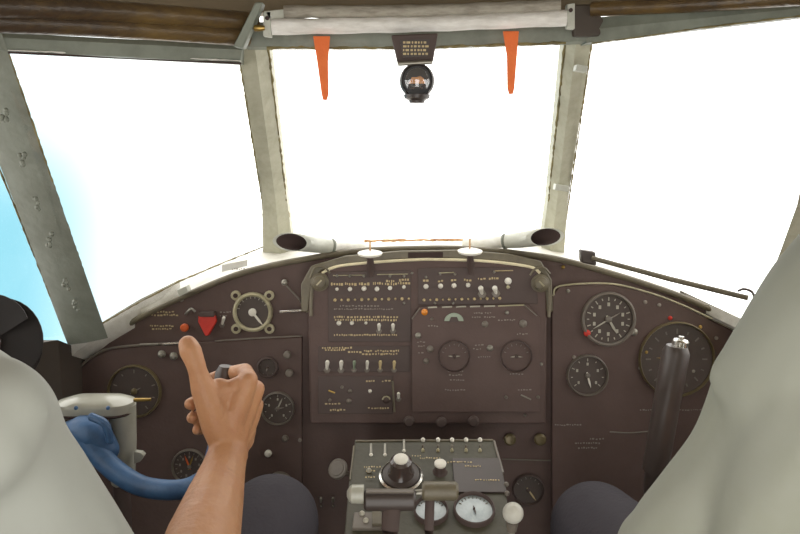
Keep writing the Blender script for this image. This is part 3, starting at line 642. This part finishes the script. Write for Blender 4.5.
vent(547, 237, -1, 'grey trumpet air vent below the right windshield post')
t = thing('defroster_rod', at(590, 262, 1.22), 'long dark rod slanting along the right sill', 'rod')
obj('mount_block', MB().prism(pts([(581, 250, 1.22), (596, 252, 1.22), (597, 266, 1.22), (582, 263, 1.22)]), V((0, .02, 0))), grip_m, t, .003)
obj('rod', MB().tube(pts([(592, 258, 1.22), (670, 279, 1.15), (748, 298, 1.08)]), [.0042, .0046, .0042], 12), panel_edge, t)
obj('hook', MB().tube(curve(pts([(738, 291, 1.085), (744, 289, 1.085), (752, 292, 1.08), (755, 300, 1.075)]), 5), .002, 8), grip_m, t)
# label plate and small pale block on left sill
for x0, x1, ya, yb, nm, lab, cat in ((222, 247, 276, 267, 'sill_placard', 'small pale label plate on the sill below the left front window', 'label plate'),):
    o = obj(nm, MB().prism([PANEL.p(x0, ya - 11, .001), PANEL.p(x1, yb - 7, .001), PANEL.p(x1, yb - 1, .001), PANEL.p(x0, ya - 4, .001)], -PANEL.n * .002), sill_paint); tag(o, lab, cat)
o = obj('sill_bracket', MB().prism(pts([(177, 290, 1.23), (186, 286, 1.23), (188, 292, 1.23), (179, 297, 1.23)]), V((0, .02, 0))), horn_m, None, .001); tag(o, 'small pale bracket on the sill above the orange-red knob', 'bracket')

# ------------------------------------------------------------------ centre pedestal
t = thing('centre_pedestal', V((.06, .98, 0)), 'greenish dark pedestal with sloping switch top under the centre box', 'pedestal')
top = [DESK.p(*p) for p in ((355, 440), (494, 440), (503, 470), (516, 560), (342, 560), (350, 470))]
obj('desk', MB().prism(top, -DESK.n * .02), desk_m, t, .002)
front = [DESK.p(355, 440, -.02), DESK.p(494, 440, -.02), DESK.p(516, 560, -.02), DESK.p(342, 560, -.02)]
rings = [front, [V((p.x, p.y, .0)) for p in front]]
obj('cabinet', MB().loft(rings), desk_m, t)
obj('edge_rail', MB().tube([DESK.p(356, 441, .001), DESK.p(425, 440.5, .001), DESK.p(493, 440, .001)], .0016, 8), panel_edge, t)
obj('edge_rail', MB().tube([DESK.p(494, 441, .001), DESK.p(503, 473, .001)], .002, 8), bezel_m, t)
obj('edge_rail', MB().tube([DESK.p(354, 446, .001), DESK.p(350, 480, .001)], .0014, 8), panel_edge, t)
sub = obj('switch_plate', MB().prism([DESK.p(*p, .003) for p in ((452, 458), (499, 458), (507, 492), (455, 492))], -DESK.n * .003), grip_m, t, .0005)
for x, y in ((371, 455), (385, 455), (404, 451)):
    a, b = DESK.p(x, y, 0), DESK.p(x, y - 11, .002)
    o = obj('slider', MB().tube([b, a], [.0018, .0022], 10), steel_m, t); obj('tip', MB().ball(a, .003, 10, 8), white_m, o)
for x in (423, 438, 452, 466, 480):
    lampb(x, 440.5, 1.9, white_m, .0, 'indicator_lamp', DESK, t); lampb(x, 451, 1.4, bezel_pale, .0, 'indicator_lamp', DESK, t)
    obj('bat', MB().cyl(DESK.p(x, 448, 0), DESK.p(x, 445, .004), .0018), bezel_m, t)
dashes(DESK, [(364, 380, 467), (366, 376, 471), (365, 374, 477), (412, 420, 456), (440, 470, 462), (465, 480, 466), (475, 500, 480), (420, 440, 458)], .0035, label_m, t, 'lettering', 21, 1.4, .0013)
lampb(369, 471, 2.0, mark_m, .001, 'indicator_lamp', DESK, t)
lampb(444, 488, 1.6, white_m, .001, 'indicator_lamp', DESK, t); lampb(451, 488, 1.6, white_m, .001, 'indicator_lamp', DESK, t)
lampb(506, 485, 2.0, bezel_m, .001, 'screw', DESK, t); lampb(507, 494, 2.0, bezel_m, .001, 'screw', DESK, t)
# trim wheel knob
o = DESK.p(401, 478, 0)
k = thing('turning_control', o, 'dark turning knob with white cap and chrome ring on the pedestal', 'knob')
obj('ring', MB().lathe(o, DESK.n, [(.030, 0), (.032, .003), (.032, .006), (.029, .008), (.028, .004), (.027, .001)], 30), chrome_m, k)
obj('skirt', MB().lathe(o, DESK.n, [(.0275, .001), (.027, .009), (.021, .011)], 30), grip_m, k)
obj('stem', MB().lathe(o, DESK.n, [(.021, .009), (.016, .016), (.0155, .034), (.012, .037)], 24), black_gloss, k)
obj('cap', MB().lathe(o, DESK.n, [(.0105, .036), (.0105, .039), (.007, .041), (.001, .0415)], 20), white_m, k)
o = DESK.p(440, 472, 0)
k = thing('trim_control', o, 'small dark knob with white cap right of the chrome-ringed knob', 'knob')
obj('stem', MB().lathe(o, DESK.n, [(.011, 0), (.008, .004), (.0075, .016)], 18), black_m, k)
obj('cap', MB().lathe(o, DESK.n, [(.0085, .015), (.0088, .018), (.006, .020), (.001, .0205)], 18), white_m, k)
# oval pale dials
for x, y, r, lab in ((431, 512, 17.5, 'pale dial on the pedestal, partly hidden by the throttle grip'), (474, 511, 21, 'pale blue-white oval dial on the pedestal right of the throttle grips')):
    o_ = DESK.p(x, y, 0)
    g, o, q = gauge(DESK, x, y, r, lab, h=.0, bez=black_m, face=pearl_dial, needles=((170, .35, .001, dial_m),), ticks=9, arc=(-60, 60), bw=.12, hub=.05, group='pale dials on the pedestal', tickm=bezel_m)
# throttle levers: two T-handles
def tlever(x0, x1, y, r, Y, m, endm, lab, fx, fy):
    a, b = at(x0, y, Y), at(x1, y, Y)
    t = thing('throttle_lever', DESK.p(fx, fy), lab, 'lever', 'throttle levers on the pedestal')
    q = r * Y / F
    obj('grip', MB().lathe(a, b - a, [(q * .8, 0), (q, .003), (q, (b - a).length - .003), (q * .8, (b - a).length)], 20), m, t)
    return t, a, b, q
T1, a, b, q = tlever(364, 416, 500, 11.5, .84, grip_m, None, 'wide dark throttle lever with pale left end', 392, 545)
tag(obj('end_cap', MB().lathe(at(347, 494, .838), V((1, 0, 0)), [(.004, 0), (.009, .003), (.0115, .006), (.0115, .021)], 18), column_m, T1), 'pale cream end cap')
obj('stem', MB().tube([at(392, 500, .84), at(390, 530, .82), at(388, 575, .82)], [.012, .011, .011], 12, .5), black_m, T1)
obj('top_stripe', MB().tube([at(366, 491, .832), at(414, 491, .832)], .003, 8), bezel_m, T1)
T2, a, b, q = tlever(422, 458, 491, 10, .85, panel_edge, None, 'short worn grey-brown throttle lever beside the pale dials', 428, 545)
obj('stem', MB().tube([at(430, 497, .85), at(429, 530, .83), at(428, 575, .83)], [.006, .006, .006], 12, .5), black_m, T2)
obj('link_rod', MB().cyl(at(414, 493, .85), at(424, 492, .85), .004), steel_m, T2)
# ball lever
t = thing('ball_lever', DESK.p(512, 545), 'white ball-topped lever at the right edge of the pedestal', 'lever')
obj('ball', MB().ball(at(513, 513, .86), .0135, 20, 14), ball_m, t)
obj('rod', MB().tube([at(512, 520, .86), at(510, 545, .87), at(508, 590, .88)], .005, 10), steel_m, t)
obj('collar', MB().cyl(at(512.4, 521, .86), at(511.5, 530, .862), .008, .0065), bezel_m, t)
# small switch block on pedestal lower left
t = thing('switch_block', DESK.p(372, 520), 'small switch block with orange lamp below the dark throttle lever', 'switch')
obj('base', MB().prism([DESK.p(*p, .006) for p in ((354, 512), (384, 512), (385, 528), (352, 528))], -DESK.n * .006), bezel_m, t, .001)
obj('button', MB().prism([DESK.p(*p, .010) for p in ((372, 511), (381, 511), (382, 524), (372, 524))], -DESK.n * .005), panel_edge, t, .001)
lampb(362, 514, 2, mark_m, .006, 'indicator_lamp', DESK, t); lampb(366, 521, 2, mark_m, .006, 'indicator_lamp', DESK, t)
P = DESK.p(393, 515, .012); obj('orange_lamp', MB().lathe(DESK.p(393, 516, 0), DESK.n, [(.006, 0), (.006, .008), (.003, .011)], 14), orangered_m, t)

# ------------------------------------------------------------------ control yokes
YL = .95
t = thing('control_yoke', at(95, 520, 1.0), 'left yoke with blue wrapped horn and cream column', 'control yoke', 'control yokes')
# column: cream post with wide domed cap
c0, c1 = at(124, 405, 1.02), at(124, 640, 1.06)
obj('column', MB().tube([at(121, 482, 1.025), at(122, 470, 1.02), at(123, 440, 1.02), at(123, 404, 1.02)], [.014, .0195, .0195, .0185], 22), column_m, t)
obj('shaft', MB().tube([c1, at(122, 500, 1.03), at(121, 476, 1.02)], [.018, .013, .012], 18), black_m, t)
capm = MB()
def stad(x0, x1, y, Y, r):
    a, b = at(x0, y, Y), at(x1, y, Y); out = []
    for k in range(13): an = math.pi * (.5 + k / 12); out.append(a + V((math.cos(an) * r, math.sin(an) * r, 0)))
    for k in range(13): an = math.pi * (-.5 + k / 12); out.append(b + V((math.cos(an) * r, math.sin(an) * r, 0)))
    return out
capm.loft([stad(76, 116, 410, 1.02, .026), stad(76, 116, 404, 1.02, .0275), stad(76, 116, 401, 1.02, .027), stad(82, 112, 397.5, 1.02, .019), stad(92, 104, 396, 1.02, .006)])
obj('cap', capm, column_m, t, 0, 50)
obj('cap_seam', MB().loft([stad(76, 116, 412.5, 1.02, .0262), stad(76, 116, 411, 1.02, .0282), stad(76, 116, 410, 1.02, .0262)]), dark_in, t)
pin = obj('brass_pin', MB().cyl(at(134, 400, 1.0), at(151, 399.5, 1.0), .0028, .0022), brass_m, t)
obj('lug', MB().prism(pts([(134, 452, 1.0), (141, 453, 1.0), (144, 456, 1.0), (140, 462, 1.0), (134, 464, 1.0)]), V((0, .01, 0))), column_m, t, .001)
for x in (76, 108): obj('screw', MB().ball(at(x, 408, .987), .003, 10, 8), blue_m, t)
# hub and horns
obj('hub', MB().tube(curve(pts([(66, 438, 1.0), (82, 432, .985), (96, 436, .98), (104, 450, .98)]), 5), [.022] * 5 + [.024] * 6 + [.021] * 5, 18).ball(at(104, 450, .98), .021), blue_m, t)
obj('wrap_fold', MB().tube(curve(pts([(92, 417, .966), (105, 424, .96), (110, 440, .962)]), 5), .006, 10).ball(at(92, 417, .966), .006).ball(at(110, 440, .962), .006), blue_m, t)
hp = curve(pts([(84, 436, .975), (100, 456, .965), (120, 474, .95), (142, 486, .94), (168, 490, .93), (190, 487, .93), (208, 474, .93), (216, 450, .93), (219, 430, .93)]), 6)
obj('horn', MB().tube(hp, [.0155 - .0035 * i / len(hp) for i in range(len(hp))], 16), blue_m, t)
hl = curve(pts([(56, 436, .975), (36, 456, .965), (10, 478, .95), (-30, 490, .93), (-60, 474, .93), (-72, 440, .93)]), 6)
obj('horn', MB().tube(hl, .0145, 16), blue_m, t)
HG = (at(219, 434, .93), at(226, 366, .935))
gr = obj('grip', MB().tube([HG[0], HG[0].lerp(HG[1], .5), HG[0].lerp(HG[1], .9), HG[1]], [.0125, .014, .0135, .009], 18), grip_m, t)
obj('grip', MB().tube(pts([(-72, 446, .93), (-74, 400, .93), (-75, 370, .935)]), [.0125, .014, .010], 18), grip_m, t)

t = thing('control_yoke', at(760, 520, 1.05), 'right yoke with dark grip topped by a silver button', 'control yoke', 'control yokes')
g = obj('grip', MB().tube(pts([(655, 470, 1.03), (661, 436, 1.025), (669, 390, 1.02), (676, 352, 1.02), (677, 346, 1.02)]), [.019, .019, .0195, .0195, .015], 22), grip_m, t)
bt = at(680, 345, 1.02); ax = (at(682, 334, 1.02) - bt).normalized()
o = obj('button', MB().lathe(bt, ax, [(.0115, -.004), (.0115, .006), (.010, .008), (.004, .008), (.004, .013), (.001, .0135)], 20), chrome_m, g); o['label'] = 'silver button'
hp = curve(pts([(655, 466, 1.03), (655, 500, 1.04), (680, 530, 1.05), (720, 520, 1.06), (770, 480, 1.08)]), 6)
obj('horn', MB().tube(hp, .0145, 16), grip_m, t)
hp = curve(pts([(770, 480, 1.08), (820, 520, 1.06), (860, 530, 1.05), (880, 500, 1.04), (885, 460, 1.03)]), 6)
obj('horn', MB().tube(hp, .0145, 16), grip_m, t)
obj('grip', MB().tube(pts([(885, 470, 1.03), (882, 400, 1.02), (880, 350, 1.02)]), [.019, .0195, .017], 20), grip_m, t)
obj('column', MB().tube([at(770, 440, 1.1), at(770, 520, 1.1), V((at(770, 520, 1.1).x, 1.12, 0))], [.022, .023, .026], 18), column_m, t)

# ------------------------------------------------------------------ cabin fan at the left side window
P = at(-11, 343, .93)
t = thing('cabin_fan', P, 'black round cabin fan at the far left side window', 'fan')
ax = V((.25, -.95, .05)).normalized(); u = ax.cross(V((0, 0, 1))).normalized(); w = u.cross(ax)
R = .067
for k in range(5):
    a0 = math.radians(72 * k + 20); mb = MB(); rings = []
    for i in range(13):
        s_ = i / 12; a = a0 + math.radians(112) * (s_ - .5); ring_ = []
        for rr in (.16, .4, .7, .92, 1.0):
            rad = R * rr * (1 - .10 * abs(2 * s_ - 1) ** 3 * (rr > .5))
            ring_.append(P + (u * math.cos(a) + w * math.sin(a)) * rad + ax * ((s_ - .5) * .022 * rr))
        rings.append(ring_ + [p - ax * .0025 for p in reversed(ring_)])
    mb.loft(rings); obj('blade', mb, fan_m, t, 0, 50)
obj('hub', MB().lathe(P, ax, [(.016, -.012), (.016, .006), (.010, .012), (.002, .014)], 18), black_gloss, t)
ob = obj('hub_nut', MB().lathe(P + ax * .013, ax, [(.004, 0), (.004, .004), (.002, .006)], 10), chrome_m, t)
obj('motor', MB().lathe(P, -ax, [(.020, .012), (.024, .016), (.024, .06), (.016, .07)], 20), fan_m, t)
obj('bracket', MB().tube([P - ax * .05, P - ax * .06 + V((-.02, 0, -.05)), P - ax * .06 + V((-.03, .02, -.11))], .009, 10), fan_m, t)

# ------------------------------------------------------------------ people
from mathutils import noise as MN
def organic(name, mb, m, parent, voxel, smooth=6, folds=0.0, axis=None, freq=16):
    base = origin(parent)
    me = bpy.data.meshes.new(name); me.from_pydata([v - base for v in mb.v], [], mb.f); me.update()
    import bmesh
    bm = bmesh.new(); bm.from_mesh(me); bmesh.ops.recalc_face_normals(bm, faces=bm.faces); bm.to_mesh(me); bm.free()
    o = bpy.data.objects.new(name, me); COL.objects.link(o)
    r = o.modifiers.new('r', 'REMESH'); r.mode = 'VOXEL'; r.voxel_size = voxel
    s = o.modifiers.new('s', 'SMOOTH'); s.factor = .5; s.iterations = smooth
    bpy.context.view_layer.update()
    dg = bpy.context.evaluated_depsgraph_get(); e = o.evaluated_get(dg)
    nm = bpy.data.meshes.new_from_object(e); o.modifiers.clear(); o.data = nm
    if folds:
        ax_ = axis.normalized(); nm.update(); ns = [v.normal.copy() for v in nm.vertices]
        for v, n_ in zip(nm.vertices, ns):
            p = v.co + base; q = p - ax_ * (p.dot(ax_) * .72)
            v.co += n_ * (folds * (MN.noise(q * freq) + .5 * MN.noise(q * freq * 2.3)))
    nm.materials.clear(); nm.materials.append(m); nm.shade_smooth()
    o.parent = parent; return o

def head(mb, c):
    """c = head centre, facing +y"""
    X, Y, Z = V((1, 0, 0)), V((0, 1, 0)), V((0, 0, 1))
    mb.ball(c + V((0, -.012, .03)), (.076, .094, .085), 20, 14)
    mb.ball(c + V((0, .02, -.03)), (.062, .070, .085), 20, 14)
    mb.ball(c + V((0, .045, -.085)), (.034, .032, .026), 14, 10)
    mb.cap(c + V((0, .088, .005)), c + V((0, .108, -.032)), .009, .013)
    for s in (-1, 1):
        mb.ball(c + V((s * .014, .096, -.036)), .008, 10, 8); mb.ball(c + V((s * .032, .082, .012)), (.016, .010, .008), 12, 8)
        mb.cap(c + V((s * .014, .088, .022)), c + V((s * .05, .070, .024)), .008, .007)
        mb.ball(c + V((s * .078, -.005, -.01)), (.010, .020, .032), 12, 8); mb.ball(c + V((s * .042, .062, -.02)), (.02, .02, .018), 12, 8)
    mb.ball(c + V((0, .082, -.060)), (.024, .010, .006), 12, 8); mb.ball(c + V((0, .080, -.068)), (.022, .010, .006), 12, 8)
def hand_on(mb, wrist, fwd, palm, side):
    """relaxed hand lying flat; fwd = pointing direction, palm = palm normal, side = towards the thumb"""
    mb.ball(wrist + fwd * .045, (.040, .046, .016), 14, 10, (side, fwd, palm)); mb.cap(wrist, wrist + fwd * .03, .024, .024)
    for k, (off, ln) in enumerate(((.030, .074), (.010, .082), (-.010, .076), (-.029, .060))):
        a = wrist + fwd * .082 + side * off * .95; b = a + fwd * ln * .48 + palm * .004; c = b + fwd * ln * .28 + palm * .014; d = c + fwd * ln * .18 + palm * .016
        mb.chain([(wrist + fwd * .04 + side * off * .6, .012), (a, .0105), (b, .0092), (c, .0084), (d, .0074)])
    a = wrist + fwd * .02 + side * .026; b = wrist + fwd * .05 + side * .052 + palm * .01; c = b + fwd * .034 + side * .012 + palm * .006; d = c + fwd * .026 + palm * .004
    mb.chain([(a, .017), (b, .0135), (c, .011), (d, .0095)])

# ---- left pilot
H = .885                                        # distance of the gripping hand
def h(px, py, d=0.0): return at(px, py, H + d)
def off(px, py, Y, r, nx, ny):
    """sphere whose outline touches the pixel, centre r away along the given picture direction"""
    l = math.hypot(nx, ny); k = r * F / Y
    return (at(px + nx / l * k, py + ny / l * k, Y), r)
LC = [off(-44, 345, .50, .06, 0, 1), off(4, 350, .51, .045, -.22, .97), off(27, 367, .525, .034, -.8, .6), off(40, 397, .54, .050, -.86, .51), off(62, 428, .555, .058, -.82, .57), off(90, 467, .575, .060, -.82, .57), off(115, 502, .59, .059, -.83, .55), off(137, 537, .605, .057, -.85, .53), off(154, 566, .615, .055, -.86, .51)]
Lsh, Lel = LC[3][0], V((-.212, .63, .655))
Lwr = h(229, 450, -.005)
t = thing('person', V((-.50, .42, .42)), 'pilot in pale grey shirt gripping the yoke with thumb raised', 'person')
mb = MB()
fa = lambda s: Lel.lerp(Lwr, s)
mb.chain([(LC[2][0], .025), (LC[4][0], .042), (LC[7][0], .042), (LC[8][0], .043), (Lel, .042), (fa(.22), .0425), (fa(.42), .0405), (fa(.65), .034), (fa(.85), .0275), (Lwr, .0248)])
# palm slab between wrist and knuckle row
kn = [h(249, 380, 0), h(256, 389, .018), h(255, 405, .033), h(249, 421, .044)]
wr4 = [h(224, 440, -.008), h(230, 442, .0), h(235, 446, .006), h(238, 450, .012)]
for k in range(4):
    mb.chain([(Lwr, .021), (wr4[k].lerp(kn[k], .35), .0165), (wr4[k].lerp(kn[k], .7), .0145), (kn[k], .0118 if k < 3 else .0105)])
# thenar and thumb
mb.chain([(Lwr, .021), (h(217, 424, -.012), .0205), (h(210, 404, -.016), .0185), (h(203, 388, -.018), .0155), (h(198, 372, -.020), .0118), (h(195, 362, -.021), .0122), (h(190.5, 351, -.018), .0140), (h(188, 345, -.014), .0122)])
mb.ball(h(220, 396, -.004), (.020, .014, .024), 14, 10)
mb.ball(h(216, 415, .004), (.018, .02, .024), 14, 10)
mb.chain([(h(208, 396, -.012), .013), (h(222, 391, -.004), .010), (h(238, 385, 0), .011)])
mb.ball(h(239, 456, .004), .0125, 12, 8)
# fingers curled round the grip
fing = [[kn[0], h(245, 371, .026), h(226, 374, .062), h(205, 382, .062), h(197, 387, .036), ],
        [kn[1], h(252, 386, .056), h(232, 392, .078), h(205, 398, .068), h(190, 404, .034)],
        [kn[2], h(250, 404, .068), h(232, 409, .084), h(206, 414, .070), h(192, 418, .038)],
        [kn[3], h(243, 422, .072), h(230, 425, .084), h(208, 428, .068), h(197, 430, .040)]]
rad = [[.0118, .0105, .0098, .009, .008], [.0118, .0108, .010, .0092, .0082], [.0112, .0103, .0095, .0088, .008], [.0102, .0092, .0085, .008, .0072]]
for fp, fr in zip(fing, rad): mb.chain(list(zip(fp, fr)))
# other arm, torso core, neck, head
Lsh2, Lel2, Lwr2 = V((-.70, .46, .905)), V((-.76, .62, .66)), at(-72, 438, .90)
mb.chain([(Lsh2, .05), (Lsh2.lerp(Lel2, .5), .044), (Lel2, .039), (Lel2.lerp(Lwr2, .4), .038), (Lwr2, .025)])
gl = at(-73, 408, .93)
f_ = (gl - Lwr2).normalized()
mb.ball(Lwr2.lerp(gl, .55), (.022, .022, .036), 14, 10)
for k in range(4):
    z = .028 - k * .02; c = gl + V((0, 0, z))
    mb.chain([(Lwr2 + V((-.01, .01, .01)), .015), (c + V((-.026, -.006, 0)), .0115), (c + V((-.022, .024, 0)), .0105), (c + V((.006, .026, -.002)), .0095), (c + V((.022, .006, -.003)), .0085)])
mb.chain([(Lwr2, .018), (Lwr2.lerp(gl, .5) + V((.018, -.01, .012)), .014), (gl + V((.018, -.016, .03)), .0115), (gl + V((.012, -.012, .055)), .0095)])
mb.chain([(V((-.53, .40, .50)), .10), (V((-.535, .44, .70)), .105), (V((-.537, .46, .86)), .09)])
mb.chain([(LC[0][0], .04), (V((-.537, .46, .91)), .055), (Lsh2, .048)])
mb.chain([(V((-.537, .46, .90)), .058), (V((-.537, .475, .99)), .052), (V((-.537, .49, 1.05)), .056)])
head(mb, V((-.537, .50, 1.11)))
organic('body', mb, skin_m, t, .0024, 7)
mb = MB()
def sh(px, py, Y): return at(px, py, Y)
mb.chain(LC)
mb.chain([off(28, 396, .545, .072, -.86, .51), off(56, 430, .565, .092, -.82, .57), off(84, 469, .585, .097, -.82, .57), off(110, 504, .60, .097, -.83, .55), off(130, 539, .615, .085, -.85, .53)])
mb.chain([off(-30, 347, .54, .07, 0, 1), (at(-72, 450, .61), .105), (at(-40, 590, .63), .11)])
mb.chain([off(2, 352, .535, .06, -.25, .97), (at(-72, 480, .60), .10)])
mb.chain([(LC[0][0], .06), (V((-.537, .46, .94)), .066)])
mb.chain([(Lsh2, .062), (Lsh2.lerp(Lel2, .6), .060)])
mb.chain([(V((-.537, .46, .94)), .066), (V((-.61, .465, .93)), .066), (Lsh2, .062)])
for z, rx, ry, y in ((.50, .165, .125, .41), (.60, .160, .125, .425), (.70, .165, .125, .44), (.80, .172, .122, .455), (.88, .165, .105, .46)):
    mb.ball(V((-.535, y, z)), (rx, ry, .09), 22, 14)
organic('shirt', mb, shirt_m, t, .005, 26, .0045, V((.35, .25, -.5)), 15)
def trousers(hips, knees, feet, parent, m=trouser_m):
    mb = MB(); c = (hips[0] + hips[1]) * .5
    mb.ball(c, (.19, .14, .11), 20, 14)
    for hp_, kn_, ft in zip(hips, knees, feet):
        mb.chain([(hp_, .095), (hp_.lerp(kn_, .5), .082), (kn_, .066), (kn_.lerp(ft, .4), .062), (ft, .05)])
    organic('trousers', mb, m, parent, .006, 8)
    for ft in feet:
        s = MB(); s.chain([(ft + V((0, -.02, -.03)), .045), (ft + V((0, .06, -.045)), .042), (ft + V((0, .15, -.05)), .036)])
        organic('shoe', s, shoe_m, parent, .005, 5)
kneeL = at(272, 522, .93)
trousers([V((-.46, .42, .50)), V((-.62, .42, .50))], [kneeL, V((-.60, .86, .56))], [V((kneeL.x - .05, 1.02, .10)), V((-.47, 1.0, .10))], t)
hb = MB(); hc = V((-.537, .48, 1.13)); hb.ball(hc + V((0, -.012, .02)), (.084, .098, .09), 20, 14); 
organic('hair', hb, hair_m, t, .005, 3)

# ---- right pilot
t = thing('person', V((.56, .40, .44)), 'pilot in pale green-white shirt at the right edge, arm lowered', 'person')
rc = [off(812, 236, .49, .066, .84, .54), off(780, 272, .50, .068, .86, .5), off(745, 321, .52, .066, .85, .5), off(726, 349, .53, .060, .87, .48), off(713, 388, .555, .060, .95, .3),
      off(694, 425, .57, .058, .82, .55), off(664, 465, .585, .056, .76, .64), off(637, 496, .60, .053, .75, .64), off(615, 523, .615, .044, .85, .5)]
Rsh, Rel = rc[1][0], rc[8][0]
mb = MB()
Rwr = V((.40, .80, .665))
mb.chain([(Rsh, .045), (rc[4][0], .042), (rc[6][0], .040), (Rel, .034), (Rel.lerp(Rwr, .4), .036), (Rwr, .025)])
hand_on(mb, Rwr, V((.45, .85, -.12)).normalized(), V((0, -.14, -.99)).normalized(), V((-.88, .45, 0)).normalized())
Rsh2, Rel2, Rwr2 = V((.74, .47, 1.03)), V((.80, .62, .76)), V((.72, .84, .675))
mb.chain([(Rsh2, .05), (Rsh2.lerp(Rel2, .5), .044), (Rel2, .039), (Rel2.lerp(Rwr2, .4), .038), (Rwr2, .025)])
hand_on(mb, Rwr2, V((-.3, .93, -.12)).normalized(), V((0, -.14, -.99)).normalized(), V((-.93, -.3, 0)).normalized())
mb.chain([(V((.55, .40, .56)), .10), (V((.552, .43, .80)), .11), (V((.553, .45, .98)), .09)])
mb.chain([(Rsh, .048), (V((.553, .46, 1.03)), .06), (Rsh2, .048)])
mb.chain([(V((.553, .46, 1.02)), .058), (V((.553, .47, 1.09)), .053)])
head(mb, V((.553, .48, 1.19)))
organic('body', mb, skin_m, t, .003, 6)
mb = MB()
mb.chain(rc)
mb.chain([off(732, 339, .53, .035, .87, .48), off(708, 374, .545, .026, .93, .2), off(722, 392, .55, .03, .8, -.5)])
mb.chain([off(744, 350, .54, .085, .87, .48), off(722, 396, .565, .09, .86, .5), off(700, 428, .58, .085, .82, .55), off(676, 470, .60, .075, .76, .64)])
mb.chain([off(748, 400, .50, .06, .95, .25), off(722, 470, .51, .06, .95, .3), off(704, 545, .52, .06, .95, .3)])
mb.chain([(Rsh + V((.0, 0, .0)), .066), (V((.46, .48, 1.07)), .066), (V((.553, .46, 1.08)), .066), (V((.65, .465, 1.07)), .066), (Rsh2, .062)])
mb.chain([(Rsh2, .062), (Rsh2.lerp(Rel2, .6), .058)])
for z, rx, ry, y in ((.55, .17, .125, .40), (.65, .165, .125, .41), (.75, .168, .125, .42), (.85, .176, .125, .43), (.95, .182, .12, .445), (1.02, .17, .105, .455)):
    mb.ball(V((.553, y, z)), (rx, ry, .09), 22, 14)
organic('shirt', mb, shirt2_m, t, .005, 20, .007, V((-.30, .28, -.62)), 15)
kneeR = at(596, 528, .96)
trousers([V((.46, .42, .54)), V((.64, .42, .54))], [kneeR, V((.63, .88, .58))], [V((kneeR.x + .05, 1.02, .10)), V((.50, 1.0, .10))], t)
hb = MB(); hb.ball(V((.553, .455, 1.215)), (.084, .098, .09), 20, 14); organic('hair', hb, hair_m, t, .005, 3)

# ---- seats carry the pilots
for x, z, lab in ((-.53, .40, 'cloth cockpit seat under the pilot in the grey shirt'), (.553, .44, 'cloth cockpit seat under the pilot in the green-white shirt')):
    t = thing('cockpit_seat', V((x, .42, 0)), lab, 'seat', 'cockpit seats')
    I, J, K = V((1, 0, 0)), V((0, 1, 0)), V((0, 0, 1))
    obj('cushion', MB().box(V((x, .44, z - .04)), I, J, K, .44, .42, .09), seat_m, t, .02)
    obj('backrest', MB().box(V((x, .235, z + .22)), I, J, K, .42, .06, .44), seat_m, t, .02)
    obj('pedestal', MB().box(V((x, .42, (z - .08) / 2)), I, J, K, .2, .26, z - .08), wall_m, t, .01)
